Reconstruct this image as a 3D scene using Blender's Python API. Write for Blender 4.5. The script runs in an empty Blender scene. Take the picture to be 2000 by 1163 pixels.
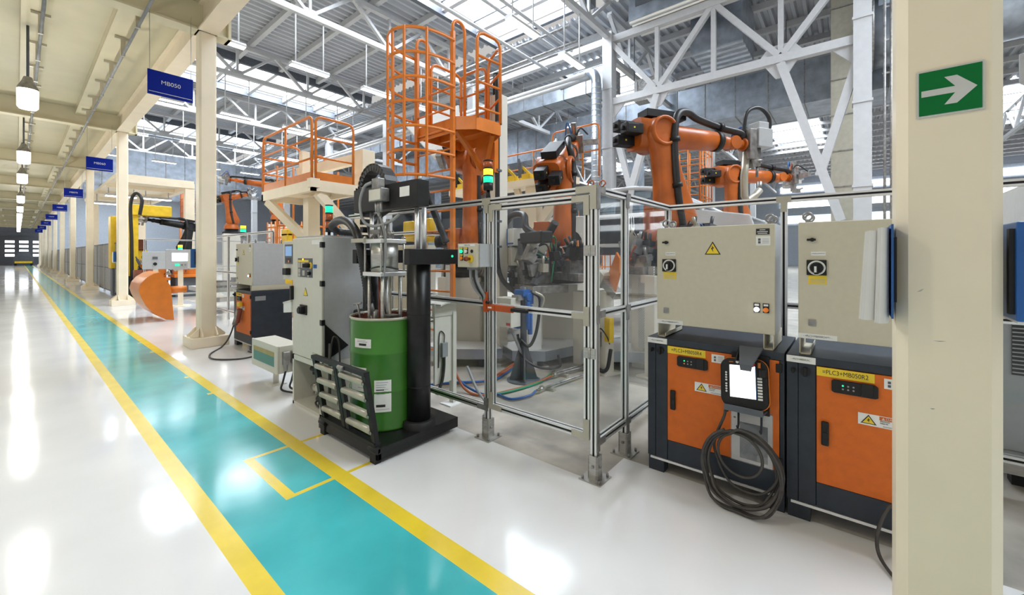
import bpy, bmesh, math, random
from mathutils import Vector, Matrix
PI = math.pi
random.seed(7)
SC = bpy.context.scene
COL = SC.collection

# ------------------------------------------------------------------ camera
cam_d = bpy.data.cameras.new('camera')
cam = bpy.data.objects.new('camera', cam_d)
COL.objects.link(cam)
cam.location = (0, 0, 1.5)
cam.rotation_euler = (PI/2, 0, -math.atan2(967, 802))      # looks 50 degrees right of the aisle direction (+Y)
cam_d.sensor_width = 36
cam_d.lens = 36*802/2000
cam_d.shift_y = -83/2000
cam_d.clip_start = 0.02
cam_d.clip_end = 400
SC.camera = cam

# ------------------------------------------------------------------ world, lights, exposure
w = bpy.data.worlds.new('sky'); SC.world = w; w.use_nodes = True
w.node_tree.nodes['Background'].inputs[0].default_value = (1.0, 0.985, 0.955, 1)
w.node_tree.nodes['Background'].inputs[1].default_value = 0.42
SC.view_settings.view_transform = 'Standard'
SC.view_settings.look = 'None'
SC.view_settings.gamma = 1
SC.view_settings.use_curve_mapping = False
SC.view_settings.exposure = 0.45
SC.cycles.max_bounces = 6
SC.cycles.transparent_max_bounces = 24
SC.cycles.sample_clamp_indirect = 6
SC.cycles.use_denoising = True

def area(name, loc, sx, sy, power, col=(1, 1, 1)):
    l = bpy.data.lights.new(name, 'AREA'); l.shape = 'RECTANGLE'; l.size = sx; l.size_y = sy
    l.energy = power; l.color = col
    o = bpy.data.objects.new(name, l); COL.objects.link(o); o.location = loc
    return o
# daylight through the roof lights, one rectangle in each opening (x centre, y centre, size x, size y)
SKY = [(10.4, 12.0, 12.8, 5.8), (10.7, 30.3, 12.2, 5.4), (10.7, 48.0, 12.2, 5.4), (26.0, 12.0, 10, 4.0), (26.0, 30, 10, 4.0), (10.7, 66.0, 12.2, 5.4), (10.4, -6.0, 12.8, 5.8), (10.7, 84.0, 12.2, 5.4), (26.0, 60.0, 10, 4.0), (46.0, 4.0, 12, 4.0), (46.0, -9.0, 12, 3.0), (46.0, 22, 12, 4.0)]  # far pair and outermost bay strips are added to brighten the distance
for i, (x, y, sx, sy) in enumerate(SKY):
    area('roof_daylight', (x, y, 13.42), sx, sy, (2300, 2200, 2200, 900, 900, 2200, 2400, 2200, 1000, 1500, 1200, 1500)[i], (0.80, 0.90, 1.0))

# ------------------------------------------------------------------ materials
def nodes(name):
    m = bpy.data.materials.new(name); m.use_nodes = True
    nt = m.node_tree
    return m, nt, nt.nodes['Principled BSDF']
def mat(name, col, rough=0.5, metal=0.0, var=0.05, scale=6.0, bump=0.0, bscale=80.0, coat=0.0, spec=None, stretch=None, alpha=None):
    m, nt, b = nodes(name)
    tc = nt.nodes.new('ShaderNodeTexCoord')
    src = tc.outputs['Object']
    if stretch:
        mp = nt.nodes.new('ShaderNodeMapping'); mp.inputs['Scale'].default_value = stretch
        nt.links.new(src, mp.inputs[0]); src = mp.outputs[0]
    n = nt.nodes.new('ShaderNodeTexNoise'); n.inputs['Scale'].default_value = scale; n.inputs['Detail'].default_value = 5
    nt.links.new(src, n.inputs['Vector'])
    r = nt.nodes.new('ShaderNodeValToRGB')
    lo = [max(0, c*(1-var*1.6)) for c in col]; hi = [min(1, c*(1+var)) for c in col]
    r.color_ramp.elements[0].color = (*lo, 1); r.color_ramp.elements[1].color = (*hi, 1)
    r.color_ramp.elements[0].position = 0.3; r.color_ramp.elements[1].position = 0.7
    nt.links.new(n.outputs['Fac'], r.inputs[0]); nt.links.new(r.outputs[0], b.inputs['Base Color'])
    mr = nt.nodes.new('ShaderNodeMapRange'); mr.inputs[3].default_value = max(0.02, rough-0.06); mr.inputs[4].default_value = min(1, rough+0.06)
    nt.links.new(n.outputs['Fac'], mr.inputs[0]); nt.links.new(mr.outputs[0], b.inputs['Roughness'])
    b.inputs['Metallic'].default_value = metal
    if coat: b.inputs['Coat Weight'].default_value = coat
    if spec is not None: b.inputs['Specular IOR Level'].default_value = spec
    if bump:
        n2 = nt.nodes.new('ShaderNodeTexNoise'); n2.inputs['Scale'].default_value = bscale
        nt.links.new(tc.outputs['Object'], n2.inputs['Vector'])
        bp = nt.nodes.new('ShaderNodeBump'); bp.inputs['Strength'].default_value = bump; bp.inputs['Distance'].default_value = 0.004
        nt.links.new(n2.outputs['Fac'], bp.inputs['Height']); nt.links.new(bp.outputs[0], b.inputs['Normal'])
    return m
def emit(name, col, strength, base=None):
    m, nt, b = nodes(name)
    b.inputs['Base Color'].default_value = (*(base or col), 1)
    b.inputs['Emission Color'].default_value = (*col, 1); b.inputs['Emission Strength'].default_value = strength
    b.inputs['Roughness'].default_value = 0.3
    return m
def clear(name, tint=(0.96, 0.97, 0.97), haze=0.006, gloss=0.10):
    m = bpy.data.materials.new(name); m.use_nodes = True; nt = m.node_tree; nt.nodes.clear()
    out = nt.nodes.new('ShaderNodeOutputMaterial'); tr = nt.nodes.new('ShaderNodeBsdfTransparent'); tr.inputs[0].default_value = (*tint, 1)
    df = nt.nodes.new('ShaderNodeBsdfDiffuse'); df.inputs[0].default_value = (0.8, 0.85, 0.9, 1)
    gl = nt.nodes.new('ShaderNodeBsdfGlossy'); gl.inputs['Roughness'].default_value = 0.03
    lw = nt.nodes.new('ShaderNodeLayerWeight')
    pw = nt.nodes.new('ShaderNodeMath'); pw.operation = 'POWER'; pw.inputs[1].default_value = 4.0
    nt.links.new(lw.outputs['Facing'], pw.inputs[0])
    fr = nt.nodes.new('ShaderNodeMath'); fr.operation = 'MULTIPLY_ADD'; fr.inputs[1].default_value = 0.55; fr.inputs[2].default_value = 0.022
    nt.links.new(pw.outputs[0], fr.inputs[0])
    a = nt.nodes.new('ShaderNodeMixShader'); a.inputs[0].default_value = haze
    c = nt.nodes.new('ShaderNodeMixShader')
    nt.links.new(tr.outputs[0], a.inputs[1]); nt.links.new(df.outputs[0], a.inputs[2])
    nt.links.new(fr.outputs[0], c.inputs[0]); nt.links.new(a.outputs[0], c.inputs[1]); nt.links.new(gl.outputs[0], c.inputs[2])
    nt.links.new(c.outputs[0], out.inputs[0])
    return m
M = {}
M['white_floor'] = mat('white_epoxy', (0.80, 0.80, 0.805), 0.095, var=0.03, scale=1.4, spec=0.5)
M['teal'] = mat('teal_epoxy', (0.064, 0.48, 0.515), 0.13, var=0.10, scale=2.2)
M['yellow_floor'] = mat('yellow_floor_paint', (0.83, 0.62, 0.045), 0.2, var=0.05, scale=5)
M['concrete'] = mat('bare_concrete', (0.50, 0.46, 0.40), 0.45, var=0.22, scale=2.6, bump=0.15, bscale=30)
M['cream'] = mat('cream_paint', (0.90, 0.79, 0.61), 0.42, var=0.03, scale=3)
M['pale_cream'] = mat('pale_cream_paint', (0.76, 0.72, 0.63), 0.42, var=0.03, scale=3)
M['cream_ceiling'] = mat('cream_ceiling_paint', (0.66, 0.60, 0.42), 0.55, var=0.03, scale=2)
M['white_steel'] = mat('white_steel_paint', (0.55, 0.555, 0.57), 0.45, var=0.03)
M['deck'] = mat('roof_deck_sheet', (0.50, 0.52, 0.56), 0.5, var=0.05, scale=0.6)
M['galvanised'] = mat('galvanised_sheet', (0.42, 0.47, 0.54), 0.34, metal=0.75, var=0.18, scale=2.2)
M['dark_steel'] = mat('dark_steel', (0.10, 0.11, 0.13), 0.5, var=0.1)
M['grey_wall'] = mat('grey_cladding', (0.56, 0.62, 0.71), 0.5, var=0.05)
M['dark_wall'] = mat('dark_cladding', (0.085, 0.09, 0.105), 0.5, var=0.1)
M['sky_pane'] = emit('daylit_pane', (0.92, 0.96, 1.0), 3.0, (0.9, 0.9, 0.9))
M['orange'] = mat('orange_paint', (0.72, 0.20, 0.020), 0.35, var=0.08, scale=5)
M['robot_orange'] = mat('robot_orange', (0.52, 0.118, 0.012), 0.36, var=0.16, scale=3.2, bump=0.12, bscale=140)
M['door_orange'] = mat('door_orange_textured', (0.70, 0.145, 0.006), 0.5, var=0.05, scale=20, bump=0.3, bscale=420)
M['anthracite'] = mat('anthracite_paint', (0.020, 0.028, 0.042), 0.42, var=0.15, scale=12, bump=0.25, bscale=400)
M['enclosure'] = mat('beige_grey_enclosure', (0.60, 0.555, 0.435), 0.45, var=0.02, scale=30, bump=0.12, bscale=300)
M['light_enclosure'] = mat('light_enclosure', (0.66, 0.64, 0.56), 0.42, var=0.02, scale=20)
M['grey_enclosure'] = mat('grey_enclosure', (0.46, 0.47, 0.48), 0.4, var=0.03, scale=20)
M['black'] = mat('black_paint', (0.012, 0.012, 0.013), 0.36, var=0.3, scale=10, spec=0.35)
M['latch_orange'] = mat('red_orange_latch', (0.52, 0.085, 0.012), 0.4, var=0.1)
M['black_matte'] = mat('black_plastic', (0.013, 0.013, 0.014), 0.5, var=0.2, scale=20, spec=0.35)
M['rubber'] = mat('black_rubber', (0.018, 0.018, 0.019), 0.42, var=0.2, scale=30)
M['cable_grey'] = mat('dark_grey_cable', (0.065, 0.06, 0.055), 0.5, var=0.15, scale=30)
M['aluminium'] = mat('aluminium', (0.84, 0.84, 0.83), 0.40, metal=0.75, var=0.02, scale=3)
M['steel'] = mat('brushed_steel', (0.50, 0.49, 0.46), 0.4, metal=0.85, var=0.12, scale=12, stretch=(1, 1, 8))
M['cast'] = mat('grey_cast_metal', (0.34, 0.33, 0.32), 0.45, metal=0.7, var=0.25, scale=12)
M['bracket'] = mat('sand_grey_bracket', (0.52, 0.49, 0.40), 0.4, metal=0.5, var=0.06)
M['drum_green'] = mat('drum_green', (0.045, 0.195, 0.018), 0.30, var=0.16, scale=3)
M['rust'] = mat('red_oxide', (0.20, 0.045, 0.02), 0.55, var=0.25, scale=9)
M['white_label'] = mat('white_label', (0.82, 0.82, 0.80), 0.4, var=0.03, scale=20)
M['paper'] = mat('paper', (0.82, 0.79, 0.76), 0.7, var=0.04, scale=4)
M['ink'] = mat('black_ink', (0.02, 0.02, 0.02), 0.5, var=0.1)
M['yellow'] = mat('yellow_paint', (0.80, 0.52, 0.02), 0.4, var=0.08)
M['label_yellow'] = mat('yellow_label', (0.86, 0.62, 0.03), 0.4, var=0.03)
M['green_sign'] = mat('green_sign', (0.001, 0.165, 0.035), 0.45, var=0.02, spec=0.2)
M['sign_white'] = mat('sign_white', (0.62, 0.62, 0.60), 0.4, var=0.03)
M['blue_sign'] = mat('blue_sign', (0.001, 0.014, 0.24), 0.5, var=0.03, spec=0.12)
M['blue'] = mat('blue_plastic', (0.015, 0.11, 0.38), 0.35, var=0.08)
M['red'] = mat('red_plastic', (0.50, 0.03, 0.02), 0.35, var=0.1)
M['brown_red'] = mat('brown_red_button', (0.25, 0.05, 0.02), 0.35, var=0.1)
M['green_hose'] = mat('green_hose', (0.01, 0.25, 0.12), 0.4, var=0.1)
M['orange_hose'] = mat('orange_brown_hose', (0.45, 0.11, 0.035), 0.4, var=0.12)
M['blue_hose'] = mat('blue_hose', (0.015, 0.10, 0.33), 0.35, var=0.1)
M['grey_hose'] = mat('grey_hose', (0.30, 0.31, 0.32), 0.45, var=0.1)
M['grey_print'] = mat('grey_photo_print', (0.16, 0.155, 0.15), 0.5, var=0.6, scale=22)
M['silver'] = mat('silver_car_body', (0.72, 0.74, 0.77), 0.25, metal=0.15, var=0.03, coat=0.6)
M['dark_interior'] = mat('dark_interior', (0.04, 0.045, 0.055), 0.5, var=0.3)
M['teal_panel'] = mat('teal_panel', (0.05, 0.22, 0.19), 0.4, var=0.05)
M['gold_panel'] = mat('ochre_panel', (0.42, 0.31, 0.08), 0.4, var=0.12)
M['lamp_white'] = emit('lit_diffuser', (1.0, 0.98, 0.94), 5.0)
M['lamp_warm'] = emit('lit_bulb', (1.0, 0.97, 0.88), 2.6)
M['screen'] = emit('lit_screen', (0.95, 0.97, 1.0), 1.5)
M['screen_blue'] = emit('lit_blue_screen', (0.12, 0.22, 0.38), 0.8)
M['white_lit'] = emit('lit_white_button', (0.95, 0.97, 1.0), 3.5)
M['green_lit'] = emit('lit_green_lens', (0.01, 0.75, 0.28), 1.3)
M['amber_lit'] = emit('lit_amber_lens', (1.0, 0.55, 0.03), 1.6)
M['orange_button'] = emit('orange_button', (0.8, 0.2, 0.02), 0.15, (0.8, 0.22, 0.03))
M['red_lens'] = mat('red_orange_lens', (0.42, 0.09, 0.02), 0.2, var=0.1)
M['pane'] = clear('clear_polycarbonate')
M['car_glass'] = clear('car_glass', (0.75, 0.82, 0.86), 0.05)
M['foil'] = clear('plastic_sleeve', (0.95, 0.95, 0.95), 0.12)

# ------------------------------------------------------------------ mesh building
class MB:
    """collects shapes, then links them as ONE mesh object"""
    def __init__(s): s.v = []; s.f = []; s.m = []; s.sm = []; s.mi = 0
    def add(s, vs, fs, smooth=False):
        o = len(s.v); s.v += [tuple(v) for v in vs]
        for f in fs: s.f.append([i+o for i in f]); s.m.append(s.mi); s.sm.append(smooth)
        return s
    def box(s, lo, hi, mtx=None):
        x0, y0, z0 = lo; x1, y1, z1 = hi
        vs = [Vector(p) for p in ((x0,y0,z0),(x1,y0,z0),(x1,y1,z0),(x0,y1,z0),(x0,y0,z1),(x1,y0,z1),(x1,y1,z1),(x0,y1,z1))]
        if mtx: vs = [mtx @ v for v in vs]
        return s.add(vs, [(3,2,1,0),(4,5,6,7),(0,1,5,4),(1,2,6,5),(2,3,7,6),(3,0,4,7)])
    def cbox(s, c, d, mtx=None):
        return s.box([c[i]-d[i]/2 for i in range(3)], [c[i]+d[i]/2 for i in range(3)], mtx)
    def bar(s, a, b, w, h, up=(0,0,1)):
        a = Vector(a); b = Vector(b); d = (b-a); L = d.length; d.normalize(); u = Vector(up)
        if abs(d.dot(u)) > .98: u = Vector((1,0,0))
        x = d.cross(u).normalized(); y = x.cross(d).normalized()
        vs = [p + x*sx*w/2 + y*sy*h/2 for p in (a, b) for sx, sy in ((-1,-1),(1,-1),(1,1),(-1,1))]
        return s.add(vs, [(0,1,2,3),(7,6,5,4),(0,4,5,1),(1,5,6,2),(2,6,7,3),(3,7,4,0)])
    def cone(s, a, b, r0, r1, n=16, cap=True):
        a = Vector(a); b = Vector(b); d = (b-a).normalized()
        x = d.orthogonal().normalized(); y = d.cross(x)
        vs = []
        for p, r in ((a, r0), (b, r1)):
            for i in range(n):
                t = 2*PI*i/n; vs.append(p + (x*math.cos(t) + y*math.sin(t))*r)
        s.add(vs, [(i, (i+1) % n, n+(i+1) % n, n+i) for i in range(n)], True)
        if cap:
            o = len(s.v) - 2*n
            s.f.append([o+i for i in reversed(range(n))]); s.m.append(s.mi); s.sm.append(False)
            s.f.append([o+n+i for i in range(n)]); s.m.append(s.mi); s.sm.append(False)
        return s
    def cyl(s, a, b, r, n=16): return s.cone(a, b, r, r, n)
    def tube(s, pts, r, n=8, closed=False, rr=None):
        pts = [Vector(p) for p in pts]; k = len(pts); vs = []; px = None
        for i, p in enumerate(pts):
            if closed: d = (pts[(i+1) % k] - pts[i-1])
            else: d = pts[min(i+1, k-1)] - pts[max(i-1, 0)]
            d.normalize()
            if px is None: px = d.orthogonal().normalized()
            else:
                px = px - d*px.dot(d)
                px = px.normalized() if px.length > 1e-5 else d.orthogonal().normalized()
            y = d.cross(px); q = rr[i] if rr else r
            for j in range(n):
                t = 2*PI*j/n; vs.append(p + (px*math.cos(t) + y*math.sin(t))*q)
        fs = []
        for i in range(k if closed else k-1):
            a = i*n; b = ((i+1) % k)*n
            fs += [(a+j, a+(j+1) % n, b+(j+1) % n, b+j) for j in range(n)]
        s.add(vs, fs, True)
        if not closed:
            o = len(s.v) - k*n
            for idx in ([o+j for j in reversed(range(n))], [o+(k-1)*n+j for j in range(n)]):
                s.f.append(idx); s.m.append(s.mi); s.sm.append(False)
        return s
    def prism(s, poly, ax, lo, hi):
        """poly of 2d points extruded along axis ax (0,1,2); 2d order is the remaining axes in order"""
        def mk(p, h):
            q = list(p); q.insert(ax, h); return q
        n = len(poly)
        vs = [mk(p, lo) for p in poly] + [mk(p, hi) for p in poly]
        return s.add(vs, [list(range(n))[::-1], list(range(n, 2*n))] + [(i, (i+1) % n, n+(i+1) % n, n+i) for i in range(n)])
    def lathe(s, c, prof, n=24, ax=2):
        vs = []; k = len(prof)
        for r, h in prof:
            for i in range(n):
                t = 2*PI*i/n; q = [r*math.cos(t), r*math.sin(t)]; q.insert(ax, h)
                vs.append((c[0]+q[0], c[1]+q[1], c[2]+q[2]))
        fs = [(a*n+i, a*n+(i+1) % n, (a+1)*n+(i+1) % n, (a+1)*n+i) for a in range(k-1) for i in range(n)]
        return s.add(vs, fs, True)
    def loft(s, rings, smooth=True, cap=True):
        n = len(rings[0]); vs = [p for r in rings for p in r]
        s.add(vs, [(a*n+i, a*n+(i+1) % n, (a+1)*n+(i+1) % n, (a+1)*n+i) for a in range(len(rings)-1) for i in range(n)], smooth)
        if cap:
            o = len(s.v) - len(vs)
            s.f.append([o+i for i in reversed(range(n))]); s.m.append(s.mi); s.sm.append(False)
            s.f.append([o+len(vs)-n+i for i in range(n)]); s.m.append(s.mi); s.sm.append(False)
        return s
    def xf(s, mtx):
        s.v = [tuple(mtx @ Vector(v)) for v in s.v]; return s
    def build(s, name, mats, parent=None, bevel=0, local=True):
        me = bpy.data.meshes.new(name)
        org = Vector((0, 0, 0))
        if parent is not None and not local: org = parent.matrix_world.translation.copy()
        me.from_pydata([Vector(v)-org for v in s.v], [], s.f)
        if not isinstance(mats, (list, tuple)): mats = [mats]
        for m in mats: me.materials.append(M[m] if isinstance(m, str) else m)
        me.polygons.foreach_set('material_index', s.m); me.polygons.foreach_set('use_smooth', s.sm)
        bm = bmesh.new(); bm.from_mesh(me); bmesh.ops.recalc_face_normals(bm, faces=bm.faces); bm.to_mesh(me); bm.free()
        o = bpy.data.objects.new(name, me); COL.objects.link(o)
        if parent is not None: o.parent = parent
        if bevel:
            b = o.modifiers.new('bevel', 'BEVEL'); b.width = bevel; b.segments = 2; b.limit_method = 'ANGLE'; b.angle_limit = 0.9
        return o
def tag(o, label, cat, group=None, kind=None):
    o['label'] = label; o['category'] = cat
    if group: o['group'] = group
    if kind: o['kind'] = kind
    return o
def thing(name, label, cat, loc, rz=0, group=None, rot=None):
    """an Empty at the thing's base; its parts are built in its own frame"""
    o = bpy.data.objects.new(name, None); COL.objects.link(o); o.empty_display_size = 0.1
    o.location = loc; o.rotation_euler = rot or (0, 0, rz)
    return tag(o, label, cat, group)
def struct(o): o['kind'] = 'structure'; return o
def copy_tree(o, parent=None):
    c = o.copy(); COL.objects.link(c)
    if parent is not None: c.parent = parent; c.matrix_parent_inverse = o.matrix_parent_inverse
    for ch in list(o.children): copy_tree(ch, c)
    return c
def text(body, size, mtx, parent, m='ink', name='lettering', align='CENTER', depth=0.0004, sx=1.0):
    cu = bpy.data.curves.new(name, 'FONT'); cu.body = body; cu.size = size; cu.align_x = align; cu.align_y = 'CENTER'; cu.extrude = depth
    t = bpy.data.objects.new(name, cu); COL.objects.link(t)
    dg = bpy.context.evaluated_depsgraph_get(); me = bpy.data.meshes.new_from_object(t.evaluated_get(dg))
    bpy.data.objects.remove(t); bpy.data.curves.remove(cu)
    me.transform(mtx @ Matrix.Diagonal((sx, 1, 1, 1)))
    me.materials.clear(); me.materials.append(M[m])
    o = bpy.data.objects.new(name, me); COL.objects.link(o)
    if parent is not None: o.parent = parent
    return o
def face_mx(c, n):
    """matrix that lays text (read upright) on a vertical face with outward normal n ('-x','-y','+x') at centre c"""
    if n == '-x': r = Matrix(((0,0,-1),(-1,0,0),(0,1,0)))
    elif n == '-y': r = Matrix(((1,0,0),(0,0,-1),(0,1,0)))
    elif n == '+x': r = Matrix(((0,0,1),(1,0,0),(0,1,0)))
    return Matrix.Translation(c) @ r.to_4x4()
def arc(c, r, a0, a1, n, plane='xy', k=0):
    out = []
    for i in range(n+1):
        t = math.radians(a0 + (a1-a0)*i/n); p = [c[0]+0, c[1]+0, c[2]+0]
        i0, i1 = {'xy': (0, 1), 'xz': (0, 2), 'yz': (1, 2)}[plane]
        p[i0] += r*math.cos(t); p[i1] += r*math.sin(t); out.append(tuple(p))
    return out
def smooth(pts, n=6):
    """Catmull-Rom through the points"""
    P = [Vector(p) for p in pts]; P = [P[0]*2-P[1]] + P + [P[-1]*2-P[-2]]; out = []
    for i in range(1, len(P)-2):
        for j in range(n):
            t = j/n; a, b, c, d = P[i-1:i+3]
            out.append(0.5*((2*b) + (c-a)*t + (2*a-5*b+4*c-d)*t*t + (3*b-a-3*c+d)*t**3))
    out.append(P[-2]); return out
ORD = ['first', 'second', 'third', 'fourth', 'fifth', 'sixth', 'seventh', 'eighth', 'ninth', 'tenth', 'eleventh', 'twelfth']

# ------------------------------------------------------------------ floor (one mesh; painted areas are cells of it)
GY = [-0.235 + 8.55*i for i in range(11)]                    # the column grid along the aisle
def build_floor():
    mats = ['white_floor', 'teal', 'yellow_floor', 'concrete']
    ticks = [9.36, 8.33, 6.29, 5.35]
    xs = sorted({-9, .66, .757, 1.052, 1.115, 1.31, 1.355, 1.46, 1.735, 2.44, 2.86, 3.6, 71})
    ys = {-40, -6, -2, 1.30, 2.665, 2.70, 3.39, 3.425, 4.6, 6.9, 96}
    for t in ticks: ys |= {t-.03, t+.03}
    ys |= {float(y) for y in range(12, 95, 12)}
    ys = sorted(ys); mb = MB()
    for a, b in zip(xs, xs[1:]):
        for c, d in zip(ys, ys[1:]):
            x = (a+b)/2; y = (c+d)/2; k = 0
            if .66 < x < .757 or 1.355 < x < 1.46: k = 2
            elif .757 < x < 1.355:
                k = 1
                if 1.31 < x and any(abs(y-t) < .03 for t in ticks): k = 2
            if 1.052 < x < 1.115 and 2.665 < y < 3.425: k = 2
            if 1.052 < x < 1.735 and (2.665 < y < 2.70 or 3.39 < y < 3.425): k = 2
            if x > 2.44 and 1.30 < y < 6.9: k = 3
            if x > 2.86 and y < 1.3: k = 3
            if x > 3.6: k = 3
            mb.mi = mats.index({0: 'white_floor', 1: 'teal', 2: 'yellow_floor', 3: 'concrete'}[k])
            mb.add([(a,c,0),(b,c,0),(b,d,0),(a,d,0)], [(0,1,2,3)])
    bm_o = mb.build('floor', mats)
    struct(bm_o)
build_floor()

# ------------------------------------------------------------------ roof of the hall
def deck(name, x0, x1, z, holes, y0=-10, y1=96, pitch=0.42):
    mb = MB(); y = y0
    def strip(xa, xb, y, d):
        mb.add([(xa,y,z),(xb,y,z),(xa,y+d*.3,z),(xb,y+d*.3,z),(xa,y+d*.45,z+.16),(xb,y+d*.45,z+.16),(xa,y+d*.85,z+.16),(xb,y+d*.85,z+.16),(xa,y+d,z),(xb,y+d,z)],
               [(0,1,3,2),(2,3,5,4),(4,5,7,6),(6,7,9,8)])
    while y < y1:
        segs = [(x0, x1)]
        for hx, hy, sx, sy in holes:
            if abs(y+pitch/2-hy) < sy/2:
                ns = []
                for a, b in segs:
                    l, r = hx-sx/2, hx+sx/2
                    if r <= a or l >= b: ns.append((a, b)); continue
                    if l > a + .01: ns.append((a, l))
                    if r < b - .01: ns.append((r, b))
                segs = ns
        for a, b in segs: strip(a, b, y, pitch)
        y += pitch
    return struct(mb.build(name, 'deck'))
HX = 16.8                                                    # the row of tall hall columns
deck('ceiling', 1.6, HX, 13.2, SKY)
deck('ceiling_beyond', HX, 70.5, 12.6, SKY, y0=-40)
mb = MB()
for x in (3.6, 5.9, 8.2, 10.5, 12.8, 15.1): mb.box((x-.11, -9, 12.92), (x+.11, 95, 13.2))
for x in [18.6+2.4*i for i in range(22)]: mb.box((x-.11, -39, 12.32), (x+.11, 95, 12.6))
struct(mb.build('ceiling_purlins', 'white_steel'))
mb = MB()                                                    # dark frames round the roof lights and their glazing bars
for x, y, sx, sy in SKY:
    for yy in (y-sy/2, y+sy/2): mb.box((x-sx/2, yy-.12, 12.75), (x+sx/2, yy+.12, 13.3))
    for xx in (x-sx/2, x+sx/2): mb.box((xx-.1, y-sy/2, 13.0), (xx+.1, y+sy/2, 13.3))
    k = int(sx//2)
    for i in range(1, k): mb.box((x-sx/2+i*sx/k-.04, y-sy/2, 13.2), (x-sx/2+i*sx/k+.04, y+sy/2, 13.3))
struct(mb.build('ceiling_light_frames', 'dark_steel'))
mb = MB()
for x, y, sx, sy in SKY: mb.box((x-sx/2, y-sy/2, 13.45), (x+sx/2, y+sy/2, 13.5))
struct(mb.build('ceiling_glazing', 'sky_pane'))

def truss(x0, x1, y, zb, zt, n, name='roof_truss_beam', m='white_steel'):
    mb = MB(); w = .16
    mb.bar((x0, y, zb), (x1, y, zb), .22, .22); mb.bar((x0, y, zt), (x1, y, zt), .22, .2)
    dx = (x1-x0)/n
    for i in range(n):
        a = x0+i*dx; mid = a+dx/2
        mb.bar((a, y, zt), (mid, y, zb), w, w*.8); mb.bar((mid, y, zb), (a+dx, y, zt), w, w*.8)
        mb.bar((mid, y, zb), (mid, y, zt), w*.7, w*.7)
        mb.box((mid-.3, y-.02, zb-.05), (mid+.3, y+.02, zb+.3))
    return struct(mb.build(name, m))
for y in GY[1:]: truss(2.0, HX, y, 11.15, 12.75, 4)
for y in GY[1:8]: truss(HX, 34, y, 10.3, 12.2, 4)
for y in [GY[0]-17.1, GY[0]-8.55] + GY[:5]: truss(34, 51, y, 10.3, 12.2, 4); truss(51, 68, y, 10.3, 12.2, 4)

# jack truss along the aisle direction between the tall columns, with the V braces under it
mb = MB(); y0, y1 = GY[0], GY[1]; d = (y1-y0)/4; X = HX
mb.bar((X, y0, 8.25), (X, y1, 8.25), .26, .28); mb.bar((X, y0, 11.0), (X, y1, 11.0), .26, .28)
nb = [y1-d, y0+d]
for yn in nb:
    for s in (-d, d): mb.bar((X, yn, 8.3), (X, yn+s, 11.0), .2, .2)
    mb.bar((X, yn, 8.3), (X, yn, 11.0), .16, .16)
    mb.prism([(yn-.75, 8.25), (yn+.75, 8.25), (yn+.35, 8.75), (yn-.35, 8.75)], 0, X-.03, X+.03)
    mb.prism([(yn-.5, 8.15), (yn+.5, 8.15), (yn+.15, 7.6), (yn-.15, 7.6)], 0, X-.03, X+.03)
mb.bar((X, (y0+y1)/2, 8.3), (X, (y0+y1)/2, 11.0), .16, .16)
for yn, ye in ((nb[0], y1), (nb[1], y0)):
    yv = (yn+ye)/2; sgn = 1 if ye > yn else -1
    mb.bar((X, yn, 8.1), (X, yv + sgn*.55, 2.6), .26, .26); mb.bar((X, ye, 8.0), (X, yv, 4.1), .24, .24)
    mb.prism([(ye, 8.25), (ye-sgn*.9, 8.25), (ye, 7.3)], 0, X-.03, X+.03)
struct(mb.build('bracing_beam', 'white_steel'))
for i in range(1, 6):                                        # plain edge beams further on
    y0, y1 = GY[i], GY[i+1]; mb = MB()
    mb.bar((X, y0, 11.0), (X, y1, 11.0), .26, .28)
    struct(mb.build('bracing_beam', 'white_steel'))
for i, y in enumerate(GY[:8]):
    mb = MB(); mb.box((X-.24, y-.22, 0), (X+.24, y+.22, 11.3))
    for z in (3.6, 6.2, 8.8): mb.box((X-.27, y-.25, z), (X+.27, y+.25, z+.08))
    struct(mb.build('hall_column', 'white_steel'))
for y in [GY[0]-17.1, GY[0]-8.55] + GY[:6]:
    for x in (33.7, 51):
        mb = MB(); mb.box((x-.25, y-.25, 0), (x+.25, y+.25, 10.2)); struct(mb.build('hall_column', 'white_steel'))

# walls
mb = MB(); mb.box((70.5, -40, 0), (70.7, 96, 13))
struct(mb.build('wall_right', 'grey_wall'))
mb = MB(); mb.box((-3.2, 95, 0), (70.7, 95.2, 13.4))
struct(mb.build('wall_end', 'dark_wall'))
mb = MB()                                                    # pale panels of the hall end beyond the aisle
mb.box((3.4, 94.8, 0), (70.5, 95, 13.2)); struct(mb.build('wall_end_cladding', 'grey_wall'))
mb = MB(); mb.box((-1.6, 94.86, 0), (3.3, 94.99, 4.3)); dr = struct(mb.build('door_1', 'dark_wall'))
for k, xc in enumerate((-.67, .66, 1.98)):
    for j in range(4):
        z = 3.45 - j*.66
        q = MB(); q.cbox((xc, 94.84, z), (.88, .03, .34)); q.build('window_pane', 'sky_pane', dr, bevel=.1)
mb = MB(); mb.box((-3.2, 94.8, 4.3), (3.4, 94.98, 4.8)); struct(mb.build('trim_1', 'dark_steel'))

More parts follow.
